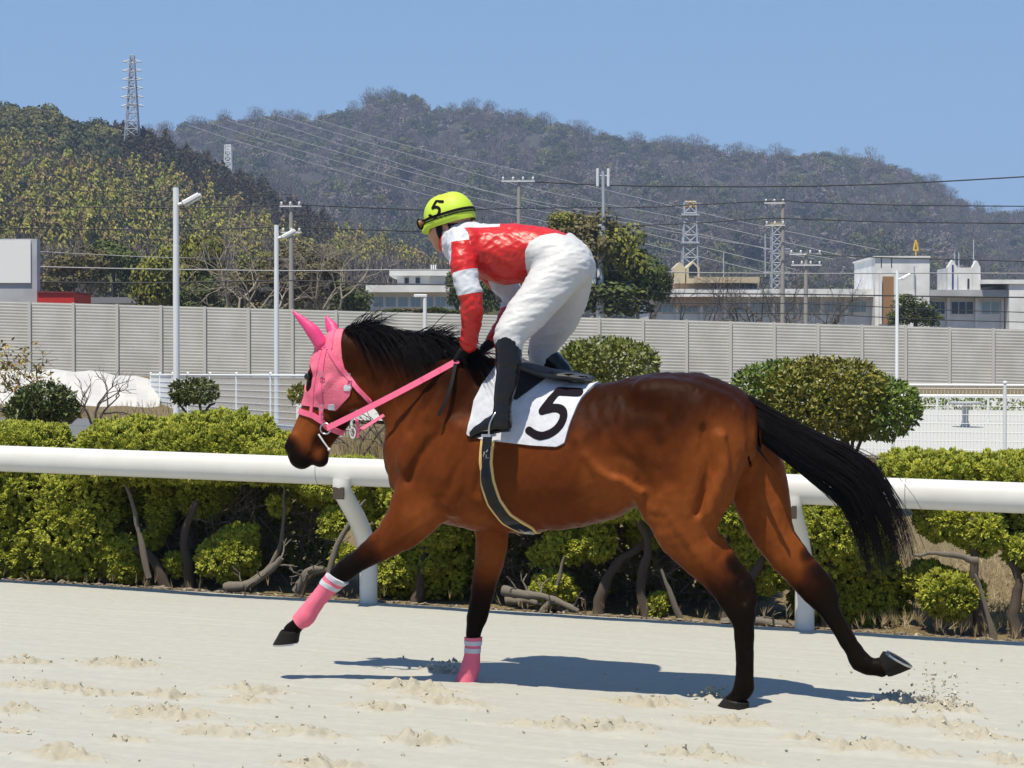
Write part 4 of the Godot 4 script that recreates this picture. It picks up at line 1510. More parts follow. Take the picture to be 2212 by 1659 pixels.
func build_sand() -> void:
	var e0 := on_ground(0, 1252)
	var e1 := on_ground(2212, 1388)
	var ux := (e1 - e0).normalized()
	var uf := Vector3(ux.x, 0, ux.z).normalized()
	var w := Vector3(-uf.z, 0, uf.x)                 # towards the camera
	var low := FastNoiseLite.new()
	low.frequency = 0.5
	low.seed = 3
	var clod := FastNoiseLite.new()
	clod.noise_type = FastNoiseLite.TYPE_CELLULAR
	clod.cellular_return_type = FastNoiseLite.RETURN_DISTANCE
	clod.frequency = 17.0
	clod.seed = 8
	clod.domain_warp_enabled = true
	clod.domain_warp_amplitude = 0.03
	clod.domain_warp_frequency = 9.0
	var rough := FastNoiseLite.new()
	rough.frequency = 12.0
	rough.fractal_octaves = 4
	rough.seed = 2
	var rake := FastNoiseLite.new()
	rake.frequency = 1.0
	rake.fractal_octaves = 3
	var heaps := []
	for q in [[46, 1433, 70, 7], [255, 1436, 115, 8], [106, 1487, 120, 8], [200, 1497, 90, 6], [354, 1503, 95, 7], [548, 1493, 85, 7], [538, 1518, 70, 7], [35, 1539, 60, 9], [354, 1546, 140, 9], [637, 1589, 125, 9], [460, 1588, 110, 8], [134, 1634, 100, 9],
			[882, 1490, 115, 9], [970, 1518, 90, 7], [829, 1532, 85, 7], [900, 1606, 100, 9], [1218, 1571, 135, 8], [1342, 1578, 100, 10], [1413, 1521, 115, 8], [1289, 1650, 70, 7], [1483, 1638, 100, 9], [955, 1452, 45, 6],
			[1570, 1564, 115, 8], [1930, 1524, 70, 10], [2050, 1537, 75, 9], [2013, 1571, 155, 9], [1889, 1624, 155, 9], [1517, 1640, 110, 9], [2119, 1598, 90, 8], [1540, 1509, 30, 6], [280, 1600, 60, 6], [700, 1655, 120, 8], [1750, 1600, 70, 6], [2180, 1650, 80, 8], [20, 1580, 50, 5]]:
		var c := on_ground(q[0], q[1])
		var a := on_ground(q[0] + q[2], q[1] + q[2] * 0.035)
		var f := on_ground(q[0], q[1] - q[3])
		heaps.append([c, (a - c).length() * 1.25, (f - c).length() * 1.3, 0.055 * q[3] / 8.0])
	var b := Build.new()
	var cell := 0.013
	var nu := int(8.4 / cell)
	var nw := int(5.9 / cell)
	var origin := e0 - uf * 0.8
	var smooth_c := Color(0.46, 0.45, 0.395)
	var churn_c := Color(0.43, 0.39, 0.3)
	var hs := PackedFloat32Array()
	hs.resize((nu + 1) * (nw + 1))
	var ms := PackedFloat32Array()
	ms.resize(hs.size())
	# heaps are stamped into a mask first
	for h in heaps:
		var rel: Vector3 = h[0] - origin
		var cu := rel.dot(uf) / cell
		var cw := rel.dot(w) / cell
		var ru: float = h[1] / cell
		var rw: float = h[2] / cell
		for j in range(maxi(0, int(cw - rw * 1.5)), mini(nw, int(cw + rw * 1.5)) + 1):
			for i in range(maxi(0, int(cu - ru * 1.5)), mini(nu, int(cu + ru * 1.5)) + 1):
				var x := (i - cu) / ru
				var y := (j - cw) / rw
				var m := exp(-(x * x * 1.6 + y * y * 1.8) * 1.2)
				var k := j * (nu + 1) + i
				if m > 0.05:
					ms[k] = maxf(ms[k], m)
					hs[k] = maxf(hs[k], m * h[3])
	for j in nw + 1:
		for i in nu + 1:
			var p := origin + uf * (i * cell) + w * (j * cell - 0.0)
			var k := j * (nu + 1) + i
			var m := ms[k]
			var y := ground_y(p.x)
			var su := i * cell
			var sw := j * cell
			var hgt := low.get_noise_2d(p.x, p.z) * 0.012 + rake.get_noise_2d(su * 0.35, sw * 9.0) * 0.0045 * smoothstep(0.1, 0.8, sw)
			var n1 := rough.get_noise_2d(p.x, p.z)
			hgt += n1 * 0.0016
			if m > 0.02:
				var mk := smoothstep(0.1, 0.6, m + n1 * 0.45 + rake.get_noise_2d(p.x * 3.0, p.z * 5.0) * 0.3)
				hgt += hs[k] * (0.85 + 0.3 * n1) + mk * (clod.get_noise_2d(p.x, p.z) * 0.03 + n1 * 0.034)
				m = mk
			else:
				m = 0.0
			if j == 0:
				hgt = 0.0
			b.v.append(Vector3(p.x, y + hgt, p.z))
			var c := smooth_c.lerp(churn_c, clampf(m * 0.9 + rake.get_noise_2d(su * 0.5 + 40.0, sw * 6.0) * 0.25, 0.0, 1.0))
			c = c * (1.0 + n1 * 0.06)
			c.a = 1.0
			b.c.append(c)
	var row := nu + 1
	for j in nw:
		for i in nu:
			var k := j * row + i
			b.t.append(k); b.t.append(k + 1); b.t.append(k + row)
			b.t.append(k + 1); b.t.append(k + row + 1); b.t.append(k + row)
	b.n.resize(b.v.size())
	for j in nw + 1:
		for i in nu + 1:
			var k := j * row + i
			var dx := b.v[k + (1 if i < nu else 0)] - b.v[k - (1 if i > 0 else 0)]
			var dz := b.v[k + (row if j < nw else 0)] - b.v[k - (row if j > 0 else 0)]
			b.n[k] = dz.cross(dx).normalized()
	structure("sand_track", b.mesh(), M.sand)
	# the rest of the track, a plain sheet just beneath
	var s := Build.new()
	s.col = smooth_c
	var f0 := e0 - uf * 60.0
	var f1 := e0 + uf * 66.0
	var drop := Vector3(0, -0.035, 0)
	var g := func(p: Vector3) -> Vector3: return Vector3(p.x, ground_y(p.x), p.z) + drop
	for k in 12:
		var a: Vector3 = f0.lerp(f1, k / 12.0)
		var c: Vector3 = f0.lerp(f1, (k + 1) / 12.0)
		s.quad(g.call(a + w * 0.02), g.call(c + w * 0.02), g.call(c + w * 30.0), g.call(a + w * 30.0))
	structure("track_base", s.mesh(), M.sand)
	# clods thrown up behind the feet
	var cb := Build.new()
	var gg := RandomNumberGenerator.new()
	gg.seed = 4
	var cp := []
	for y in [-1, 1]:
		for q in [[-1, -1], [1, -1], [1, 1], [-1, 1]]:
			cp.append(Vector3(q[0], y, q[1]) * gg.randf_range(0.3, 0.55) + unit_of(gg) * 0.1)
	cb.hexa(cp)
	var xf := []
	var cols := []
	for q in [[1545, 1506, 34, 20, 60, 0.02], [1960, 1520, 60, 20, 130, 0.025], [2045, 1534, 50, 18, 110, 0.025], [962, 1448, 40, 16, 80, 0.02], [2010, 1500, 60, 30, 45, 0.09]]:
		for k in int(q[4]):
			var p := on_ground(q[0] + rng.randfn() * q[2] * 0.6, q[1] + rng.randfn() * q[3] * 0.35)
			p.y += absf(rng.randfn()) * q[5]
			xf.append(Transform3D(any_turn().scaled(Vector3.ONE * rng.randf_range(0.004, 0.016)), p))
			cols.append(churn_c * rng.randf_range(0.95, 1.2))
	for k in 160:
		var p := on_ground(rng.randf_range(-50, 2260), rng.randf_range(1420, 1700))
		p.y += 0.004
		xf.append(Transform3D(any_turn().scaled(Vector3.ONE * rng.randf_range(0.004, 0.012)), p))
		cols.append(churn_c * rng.randf_range(0.75, 1.1))
	for h in heaps:
		for k in int(h[1] * h[2] * 260.0) + 10:
			var p: Vector3 = h[0] + uf * rng.randfn() * h[1] * 0.42 + w * rng.randfn() * h[2] * 0.4
			var rel := p - origin
			var ii := clampi(int(rel.dot(uf) / cell), 0, nu)
			var jj := clampi(int(rel.dot(w) / cell), 0, nw)
			var gp := b.v[jj * row + ii]
			xf.append(Transform3D(any_turn().scaled(Vector3.ONE * rng.randf_range(0.006, 0.018)), gp - Vector3(0, 0.002, 0)))
			cols.append(churn_c * rng.randf_range(0.85, 1.08))
	var cl := multi("sand_clods", cb.mesh(), M.plain_v, xf, cols)
	cl.set_meta("label", "small clods of sand thrown up by the hooves")
	cl.set_meta("category", "sand clods")

func sheet(called: String, pts: Array, lift: float, m: Material) -> void:     # a ground sheet through points on the raster
	var b := Build.new()
	for i in range(0, pts.size() - 2, 2):
		var q := []
		for k in [i, i + 2, i + 3, i + 1]:
			var p := on_ground(pts[k][0], pts[k][1])
			q.append(Vector3(p.x, ground_at(p.x, p.z) + lift, p.z))
		b.quad(q[0], q[1], q[2], q[3])
	structure(called, b.mesh(), m)

func build_setting() -> void:
	setting_materials()
	build_sand()
	build_ground()
	build_rail()
	build_hedge()
	print("hedge ", Time.get_ticks_msec())
	build_yard()
	print("yard ", Time.get_ticks_msec())
	build_barrier()
	build_town()
	build_wires()
	print("town ", Time.get_ticks_msec())
	build_hills()

func setting_materials() -> void:
	M.plain_v = vmat(0.9)
	M.sand = vmat(0.95)
	grain(M.sand, noise_tex(0.25, Color(0.86, 0.86, 0.86), Color(1, 1, 1), 31), 2.3, bump_tex(0.3, 5.0, 32), 0.5)
	M.soil = grain(mat(lin(0.16, 0.115, 0.075), 0.95), noise_tex(0.05, Color(0.5, 0.48, 0.45), Color(1, 1, 1), 33), 1.7, bump_tex(0.12, 8.0, 34), 1.0)
	M.bed = grain(vmat(0.95), noise_tex(0.05, Color(0.5, 0.48, 0.45), Color(1, 1, 1), 33), 1.7, bump_tex(0.12, 8.0, 34), 1.0)
	M.dry_grass = grain(mat(lin(0.33, 0.25, 0.13), 0.95), noise_tex(0.06, Color(0.6, 0.58, 0.5), Color(1, 1, 1), 35), 0.8, bump_tex(0.2, 8.0, 36), 1.0)
	M.asphalt = grain(mat(lin(0.17, 0.175, 0.18), 0.9), noise_tex(0.2, Color(0.75, 0.75, 0.75), Color(1, 1, 1), 37), 1.1)
	M.pale_gravel = grain(mat(lin(0.55, 0.54, 0.5), 0.95), noise_tex(0.1, Color(0.8, 0.8, 0.8), Color(1, 1, 1), 38), 0.6)
	M.white_paint = grain(mat(lin(0.67, 0.66, 0.63), 0.4), noise_tex(0.012, Color(0.94, 0.935, 0.92), Color(1, 1, 1), 39), 0.7)
	M.white_steel = mat(lin(0.74, 0.75, 0.76), 0.5)
	M.spray = vmat(0.75)
	M.spray.backlight_enabled = true
	M.spray.backlight = Color(0.2, 0.22, 0.03)
	M.bark = grain(mat(lin(0.2, 0.16, 0.125), 0.95), noise_tex(0.08, Color(0.45, 0.43, 0.42), Color(1, 1, 1), 40), 5.0, bump_tex(0.15, 10.0, 41), 1.0)
	M.dead_wood = grain(mat(lin(0.33, 0.29, 0.24), 0.95), noise_tex(0.08, Color(0.5, 0.48, 0.45), Color(1, 1, 1), 42), 6.0, bump_tex(0.15, 10.0, 43), 1.0)
	M.twig = vmat(0.9)
	M.foliage_v = vmat(0.85)
	M.barrier = grain(mat(lin(0.55, 0.54, 0.505), 0.8), noise_tex(0.01, Color(0.88, 0.88, 0.87), Color(1, 1, 1), 44), 0.12)
	M.barrier_post = mat(lin(0.52, 0.51, 0.475), 0.8)
	M.concrete_pole = mat(lin(0.33, 0.31, 0.28), 0.9)
	M.wire = mat(lin(0.02, 0.02, 0.022), 0.6)
	M.wire_pale = mat(lin(0.3, 0.3, 0.3), 0.5)
	M.galv = mat(lin(0.42, 0.45, 0.5), 0.5, 0.2)
	M.insul = mat(lin(0.7, 0.7, 0.72), 0.4)
	M.wall_white = grain(mat(lin(0.82, 0.82, 0.81), 0.85), noise_tex(0.01, Color(0.86, 0.86, 0.86), Color(1, 1, 1), 45), 0.1)
	M.wall_grey = grain(mat(lin(0.46, 0.47, 0.49), 0.85), noise_tex(0.01, Color(0.85, 0.85, 0.85), Color(1, 1, 1), 46), 0.1)
	M.wall_tan = grain(mat(lin(0.5, 0.36, 0.24), 0.85), noise_tex(0.01, Color(0.88, 0.88, 0.88), Color(1, 1, 1), 47), 0.1)
	M.brick_tan = mat(lin(0.3, 0.17, 0.085), 0.85)
	M.glass = mat(lin(0.03, 0.04, 0.05), 0.08)
	M.glass_pale = mat(lin(0.25, 0.34, 0.4), 0.2)
	M.red_paint = mat(lin(0.5, 0.02, 0.01), 0.5)
	M.yellow_paint = mat(lin(0.6, 0.36, 0.03), 0.5)
	M.blue_paint = mat(lin(0.04, 0.06, 0.25), 0.5)
	M.hill = grain(mat(lin(0.06, 0.055, 0.035), 0.95), noise_tex(0.03, Color(0.6, 0.6, 0.6), Color(1, 1, 1), 48), 0.02)

func build_ground() -> void:
	var e0 := on_ground(0, 1252)
	var e1 := on_ground(2212, 1388)
	var uf := Vector3(e1.x - e0.x, 0, e1.z - e0.z).normalized()
	var w := Vector3(uf.z, 0, -uf.x)                  # away from the camera
	# planting bed behind the track
	var bed := Build.new()
	var nz := FastNoiseLite.new()
	nz.frequency = 2.5
	nz.fractal_octaves = 4
	var rows := 26
	var nu := 200
	var grid := []
	for j in rows + 1:
		for i in nu + 1:
			var p := e0 + uf * lerpf(-4.0, 12.0, float(i) / nu) + w * (j / float(rows) * 5.2 - 0.03)
			grid.append(Vector3(p.x, ground_y(p.x) - 0.004 - 0.09 * smoothstep(0.0, 0.5, j / float(rows) * 5.2) + nz.get_noise_2d(p.x, p.z) * (0.0 if j == 0 else 0.03) + (0.0 if j == 0 else 0.006), p.z))
	for j in rows:
		for i in nu:
			var k := j * (nu + 1) + i
			var gm: Vector3 = grid[k]
			bed.col = Color(0.16, 0.115, 0.075).lerp(Color(0.42, 0.33, 0.19), smoothstep(1.75, 2.1, gm.x + gm.z * 0.3 + 3.9 + nz.get_noise_2d(gm.x * 0.6, gm.z * 0.6) * 0.8))
			bed.quad(grid[k], grid[k + nu + 1], grid[k + nu + 2], grid[k + 1])
	structure("planting_bed", bed.mesh(), M.bed)
	# the wide ground behind, to the horizon
	var g := Build.new()
	var xs := [-900.0, -300.0, -100.0, -40.0, -20.0, -10.0, 0.0, 10.0, 20.0, 40.0, 100.0, 300.0, 900.0]
	var zs := [-11.0, -16.0, -20.0, -26.0, -32.0, -38.0, -44.0, -50.0, -56.0, -62.0, -68.0, -74.0, -80.0, -86.0, -120.0, -300.0, -1000.0, -3500.0]
	for i in xs.size() - 1:
		for j in zs.size() - 1:
			var q := []
			for k in [[i, j + 1], [i + 1, j + 1], [i + 1, j], [i, j]]:
				q.append(Vector3(xs[k[0]], ground_at(xs[k[0]], zs[k[1]]) - 0.06, zs[k[1]]))
			g.quad(q[0], q[1], q[2], q[3])
	structure("ground", g.mesh(), M.dry_grass)
	sheet("asphalt_path", [[-400, 900], [-400, 950], [300, 909], [300, 948], [640, 918], [640, 955]], 0.015, M.asphalt)
	sheet("service_yard", [[640, 862], [640, 910], [1300, 872], [1300, 925], [1800, 880], [1800, 985], [2700, 895], [2700, 1010]], 0.03, M.pale_gravel)
	# a bank of pale sand at the left
	var bk := Build.new()
	var c0 := []
	for j in 9:
		for i in 25:
			var px := lerpf(-260, 345, i / 24.0)
			var v := j / 8.0
			var d := lerpf(52, 62, v)
			var top := 800.0 + pow(maxf(0.0, (px - 120.0) / 230.0), 2) * 26.0
			var p := at(px, lerpf(888, top, sin(v * PI * 0.5)), d)
			c0.append(p + Vector3(0, sin(i * 1.7 + j) * 0.05, 0))
	for j in 8:
		for i in 24:
			var k := j * 25 + i
			bk.quad(c0[k + 25], c0[k + 26], c0[k + 1], c0[k])
	structure("sand_bank", bk.mesh(), mat(lin(0.5, 0.485, 0.455), 0.95))
	# dry grass and litter
	var bl := Build.new()
	for k in 5:
		var a := TAU * k / 5
		var d := Vector3(cos(a) * 0.35, 1, sin(a) * 0.35)
		var x := d.cross(Vector3(cos(a), 0, sin(a))).normalized() * 0.035
		bl.tri(-x, d * (0.7 + 0.07 * k), x)
	var xf := []
	var cols := []
	for k in 2600:
		var p := e0 + uf * rng.randf_range(-2.0, 9.5) + w * pow(rng.randf(), 1.5) * 5.0
		var thick := 0.35
		if p.x > 2.0:
			thick = 1.0
		if rng.randf() > thick:
			continue
		p.y = ground_y(p.x) - 0.01
		var s := rng.randf_range(0.03, 0.10)
		xf.append(Transform3D(facing(Vector3.UP + unit() * 0.6).scaled(Vector3(s * 0.8, s, s * 0.8)), p))
		var c := Color(0.36, 0.27, 0.14).lerp(Color(0.22, 0.17, 0.1), rng.randf())
		cols.append(c)
	for k in 2600:
		var p := on_ground(rng.randf_range(1900, 2400), 1370)
		p = at(rng.randf_range(1900, 2400), 1300, rng.randf_range(11.9, 17.0))
		p.y = ground_y(p.x) - 0.01
		var s := rng.randf_range(0.04, 0.12)
		xf.append(Transform3D(facing(Vector3.UP * 0.7 + unit() * 0.8).scaled(Vector3(s * 0.7, s, s * 0.7)), p))
		cols.append(Color(0.5, 0.40, 0.23).lerp(Color(0.32, 0.25, 0.13), rng.randf()))
	for q in [[795, 975, 70, 26, 0, 420, 0.4], [40, 905, 260, 8, 0, 500, 0.3], [480, 890, 200, 10, 0, 300, 0.25], [1900, 1000, 120, 8, 0, 200, 0.2]]:
		for k in int(q[5]):
			var p := on_ground(q[0] + rng.randfn() * q[2] * 0.6, q[1] + rng.randfn() * q[3] * 0.5)
			if q[4] > 0:
				p = at(q[0] + rng.randfn() * q[2] * 0.5, q[1], q[4] + rng.randfn() * 0.4)
			p.y = ground_at(p.x, p.z)
			var s := float(q[6]) * rng.randf_range(0.4, 1.1)
			xf.append(Transform3D(facing(Vector3.UP + unit() * 0.35).scaled(Vector3(s * 0.6, s, s * 0.6)), p))
			cols.append(Color(0.40, 0.30, 0.15).lerp(Color(0.24, 0.2, 0.1), rng.randf()))
	var gr := multi("dry_grass", bl.mesh(), M.plain_v, xf, cols)
	gr.set_meta("label", "straw-coloured dry grass and litter on the verge")
	gr.set_meta("category", "dry grass")

# ------------------------------------------------------------------ running rail
func build_rail() -> void:
	var a := on_ground(0, 1252)
	var b := on_ground(2212, 1388)
	var uf := Vector3(b.x - a.x, 0, b.z - a.z).normalized()
	var near := Vector3(-uf.z, 0, uf.x)
	var root := thing("running_rail", "white painted running rail on curved posts along the sand track", "rail", Vector3.ZERO)
	var reach := 0.42
	# rail: an oval pipe in lengths
	var g := func(s: float) -> Vector3:
		var p := a + uf * s + near * reach
		return Vector3(p.x, ground_y(p.x) + 0.86, p.z)
	var bounds := [-6.0, -1.1, 2.58, 6.2, 12.0]
	for k in 4:
		var m := Build.new()
		var n := 20
		var rings := []
		for e in 2:
			var p: Vector3 = g.call(bounds[k] + (0.0015 if e == 0 else 0.0))
			if e == 1:
				p = g.call(bounds[k + 1] - 0.0015)
			var ring := []
			for i in n:
				var t := TAU * i / n
				ring.append([p + near * cos(t) * 0.062 + Vector3(0, sin(t) * 0.086, 0), (near * cos(t) / 0.062 + Vector3(0, sin(t) / 0.086, 0)).normalized()])
			rings.append(ring)
		for e in 2:
			for i in n:
				m.v.append(rings[e][i][0])
				m.n.append(rings[e][i][1])
				m.c.append(Color.WHITE)
		for i in n:
			var j := (i + 1) % n
			m.t.append(i); m.t.append(j); m.t.append(n + i)
			m.t.append(j); m.t.append(n + j); m.t.append(n + i)
		obj("rail_pipe", m.mesh(), M.white_paint, root)
	for px in [[-22.0, 1251.0], [796.0, 1303.0], [1738.0, 1360.0], [2790.0, 1424.0]]:
		var f := on_ground(px[0], px[1])
		f.y = ground_y(f.x)
		var pts := []
		for q in [[0.0, -0.1], [0.0, 0.12], [0.0, 0.3], [0.06, 0.42], [0.19, 0.56], [0.34, 0.68], [0.415, 0.75], [0.42, 0.82]]:
			pts.append(f + near * q[0] + Vector3(0, q[1], 0))
		var m := Build.new()
		m.tube(curve2(pts, 4), [0.058], 18)
		var post := obj("post", m.mesh(), M.white_paint, root)
		var pl := Build.new()
		pl.bevel_box(f + near * 0.472 + Vector3(0, 0.735, 0) + uf * 0.0, Vector3(0.075, 0.075, 0.012), 0.002, Basis(uf, Vector3.UP, near))
		obj("number_plate", pl.mesh(), mat(lin(0.06, 0.045, 0.03), 0.6), post)

# ------------------------------------------------------------------ hedge of clipped junipers
func hedge_depth(px: float) -> float:
	var p := on_ground(px, 1252.0 + 0.0615 * px)
	return -p.z + 0.72

func foliage(root: Node3D, clumps: Array, dens: float, size: float, lo: Color, hi: Color, depth_of: float, mesh: Mesh, m: Material, outward: float, rugged := 0.45) -> void:
	var xf := []
	var cols := []
	var lump := FastNoiseLite.new()
	lump.frequency = 4.0
	lump.fractal_octaves = 3
	for q in clumps:
		var d: float = depth_of if depth_of > 0 else hedge_depth(q[0])
		d += q[4]
		var s := F / d
		var c := at(q[0], q[1], d)
		var r := Vector3(q[2] / s, q[3] / s, q[5])
		var box: float = q[6]
		var area := 4.0 * PI * pow((pow(r.x * r.y, 1.6) + pow(r.x * r.z, 1.6) + pow(r.y * r.z, 1.6)) / 3.0, 1.0 / 1.6)
		for k in int(area * dens):
			var u := unit()
			var e := u / pow(pow(absf(u.x), box) + pow(absf(u.y), box) + pow(absf(u.z), box), 1.0 / box)
			var inner := rng.randf() < 0.3
			var p := c + e * r * (rng.randf_range(0.55, 0.85) if inner else 1.0)
			var bump := lump.get_noise_3dv(p * 1.3)
			if not inner:
				p += u * (bump * rugged * minf(0.6, minf(r.x, r.y)) + rng.randf_range(-0.02, 0.015))
				if bump < -0.42:
					continue
			var out := (u / r).normalized()
			var dir := out * outward + Vector3(0, 0.45 * outward, 0) + unit() * (1.1 - outward)
			xf.append(Transform3D(facing(dir).scaled(Vector3.ONE * size * rng.randf_range(0.7, 1.35)), p))
			var col := lo.lerp(hi, clampf(0.5 + rng.randf_range(-0.35, 0.35), 0.0, 1.0))
			cols.append(col)
	multi("foliage", mesh, m, xf, cols, root)

func limb(root: Node3D, called: String, list: Array, d: float, r0: float, r1: float, m: Material) -> void:
	var pts := []
	for q in list:
		pts.append(at(q[0], q[1], d + (q[2] if q.size() > 2 else 0.0)))
	pts = curve2(pts, 4)
	var rad := []
	for i in pts.size():
		pts[i] += unit() * r0 * 0.22
		rad.append(lerpf(r0, r1, float(i) / (pts.size() - 1)) * rng.randf_range(0.85, 1.15))
	var b := Build.new()
	b.tube(pts, rad, 7)
	obj(called, b.mesh(), m, root)

func twigs(root: Node3D, px: float, py: float, n: int, w: float, h: float, d: float) -> void:     # dead twigs inside a bush
	var b := Build.new()
	var tips := []
	for k in n:
		var p := at(px + rng.randf_range(-w, w), py + rng.randf_range(-h, h), d + rng.randf_range(-0.15, 0.35))
		var dir := (unit() + Vector3(0, 0.3, 0)).normalized()
		b.col = Color(0.24, 0.2, 0.16) * rng.randf_range(0.5, 1.2)
		branch(b, p, dir, rng.randf_range(0.1, 0.22), rng.randf_range(0.003, 0.006), 1, 0.35, tips)
	obj("dead_twigs", b.mesh(), M.twig, root).set_meta("kind", "stuff")

func build_hedge() -> void:
	var spray := spray_mesh()
	var lo := Color(0.14, 0.18, 0.015)
	var hi := Color(0.40, 0.395, 0.03)
	var dense := 4200.0
	# clump: px, py, half width px, half height px, depth offset m, half depth m, boxiness
	var plants := [
		["clipped yellow-green juniper filling the left edge behind the rail", [[55, 1085, 95, 145, 0.1, 0.4, 3.5], [50, 960, 82, 36, 0.25, 0.4, 4.0], [80, 1190, 90, 50, 0.05, 0.35, 3.0]], [[[60, 1250], [70, 1200], [60, 1120]]]],
		["low dense juniper next to the left edge block, bushy to the ground", [[175, 1110, 70, 105, 0.0, 0.35, 3.5], [180, 1205, 62, 38, 0.0, 0.3, 2.5], [255, 1195, 50, 30, -0.05, 0.2, 2.0], [270, 1225, 42, 24, -0.05, 0.18, 2.0]], [[[230, 1270], [225, 1220], [200, 1150]]]],
		["open juniper with a leaning dead branch left of the dark trunk", [[310, 972, 105, 55, 0.3, 0.7, 4.0], [285, 1070, 36, 44, 0.45, 0.2, 2.5], [348, 1095, 22, 56, 0.22, 0.14, 2.2], [326, 1165, 15, 20, 0.1, 0.1, 2.0]], [[[365, 1288], [345, 1230], [320, 1195], [290, 1185]], [[320, 1240], [300, 1150], [285, 1080], [268, 1045]]]],
		["juniper on a dark upright trunk with a lit ball of foliage low down", [[470, 968, 110, 60, 0.3, 0.7, 4.0], [440, 1070, 56, 36, 0.42, 0.24, 2.4], [382, 1220, 18, 18, 0.0, 0.1, 2.0], [492, 1205, 56, 44, -0.05, 0.2, 2.1], [520, 1165, 34, 24, 0.0, 0.16, 2.0]], [[[412, 1290], [408, 1230], [400, 1160], [425, 1080]], [[425, 1295], [470, 1280], [560, 1245], [600, 1190], [612, 1120], [612, 1050]]]],
		["low juniper behind the curved white post under the horse's head", [[605, 992, 70, 40, 0.4, 0.65, 3.5], [735, 1032, 80, 30, 0.5, 0.6, 3.5], [690, 1060, 46, 26, 0.45, 0.2, 2.4], [815, 1070, 55, 44, 0.42, 0.25, 2.4], [722, 1128, 26, 26, 0.0, 0.12, 2.0], [742, 1208, 18, 24, -0.05, 0.1, 2.0], [602, 1092, 16, 15, 0.05, 0.08, 2.0]], [[[640, 1300], [655, 1262], [690, 1235], [760, 1225]], [[700, 1300], [720, 1200], [760, 1120], [790, 1080]]]],
		["dark full juniper behind the horse's front legs", [[915, 1195, 105, 90, 0.35, 0.4, 2.8], [960, 1050, 110, 70, 0.1, 0.4, 3.0], [862, 1215, 34, 34, 0.1, 0.2, 2.0], [930, 1150, 60, 24, -0.02, 0.2, 2.0]], [[[900, 1310], [905, 1260], [915, 1180]]]],
		["juniper with bright tufts below the horse's belly", [[1150, 1060, 110, 50, 0.3, 0.65, 3.0], [1222, 1182, 44, 28, -0.02, 0.15, 2.2], [1292, 1170, 34, 34, 0.0, 0.14, 2.2], [1172, 1200, 20, 20, 0.0, 0.1, 2.0], [1195, 1272, 38, 34, -0.1, 0.15, 2.0]], [[[1295, 1335], [1300, 1280], [1330, 1220], [1390, 1170], [1420, 1110]], [[1090, 1290], [1140, 1300], [1190, 1310], [1240, 1325]], [[1160, 1325], [1195, 1290], [1220, 1200]]]],
		["sparse hollow juniper between belly and hind legs", [[1350, 1055, 110, 55, 0.3, 0.65, 3.0], [1395, 1150, 36, 26, 0.3, 0.16, 2.0], [1418, 1305, 14, 22, -0.05, 0.08, 2.0]], [[[1400, 1345], [1385, 1260], [1400, 1180], [1370, 1100]], [[1480, 1350], [1450, 1290], [1430, 1230]]]],
		["dark hollow juniper seen between the hind legs", [[1540, 1075, 110, 60, 0.35, 0.65, 3.0], [1625, 1165, 42, 50, 0.1, 0.2, 2.0], [1660, 1230, 40, 40, 0.2, 0.2, 2.0]], [[[1560, 1352], [1590, 1280], [1640, 1220], [1650, 1130]]]],
		["tall dense juniper beneath the tail, green down to the ground", [[1800, 1120, 95, 95, 0.1, 0.4, 3.2], [1830, 1265, 100, 95, 0.42, 0.4, 3.0], [1765, 1120, 60, 50, -0.1, 0.2, 2.2], [1760, 1020, 80, 40, 0.4, 0.4, 3.0]], [[[1780, 1372], [1785, 1300], [1790, 1180]]]],
		["juniper on a bare trunk near the right edge with a bright low tuft", [[2020, 1030, 100, 42, 0.3, 0.45, 4.0], [2060, 1120, 75, 38, 0.15, 0.28, 2.5], [2120, 1145, 38, 42, 0.0, 0.2, 2.2], [2055, 1285, 58, 38, -0.05, 0.2, 2.2], [2010, 1250, 40, 30, 0.2, 0.2, 2.0]], [[[2120, 1385], [2112, 1310], [2105, 1220], [2098, 1120]], [[2150, 1395], [2135, 1330], [2108, 1240]], [[2110, 1205], [2040, 1195], [1975, 1200]]]],
		["juniper cut off by the right edge of the picture", [[2200, 1035, 100, 42, 0.3, 0.45, 4.0], [2230, 1150, 50, 60, 0.2, 0.28, 2.5], [2200, 1190, 22, 26, -0.05, 0.12, 2.0], [2290, 1200, 60, 120, 0.2, 0.4, 2.5]], [[[2205, 1395], [2190, 1330], [2200, 1260], [2180, 1210]], [[2230, 1400], [2235, 1300], [2225, 1200]]]]]
	for p in plants:
		var c: Array = p[1][0]
		var base: Array = p[2][0][0]
		var w := on_ground(base[0], base[1])
		var root := thing("juniper_shrub", p[0], "shrub", Vector3.ZERO, "junipers of the hedge behind the rail")
		foliage(root, p[1], dense, 0.037, lo, hi, 0.0, spray, M.spray, 0.55)
		var first := true
		for l in p[2]:
			var d := hedge_depth(l[0][0]) - (0.1 if first else 0.3)
			var list: Array = l.duplicate()
			list[0] = [l[0][0], l[0][1] + 8]
			limb(root, "trunk" if first else "branch", list, d, 0.042 if first else 0.026, 0.02 if first else 0.008, M.bark if first else M.dead_wood)
			first = false
		var full: bool = c[1] + c[3] > 1180
		if not full and c[0] < 1950:
			twigs(root, c[0], 1190 + (c[0] - 900) * 0.05, 190, 108, 92, hedge_depth(c[0]) + 0.4)
			foliage(root, [[c[0], 1165 + (c[0] - 900) * 0.055, 112, 118, 1.25, 0.25, 4.0]], 1500.0, 0.05, lo, hi, 0.0, spray, M.spray, 0.55)
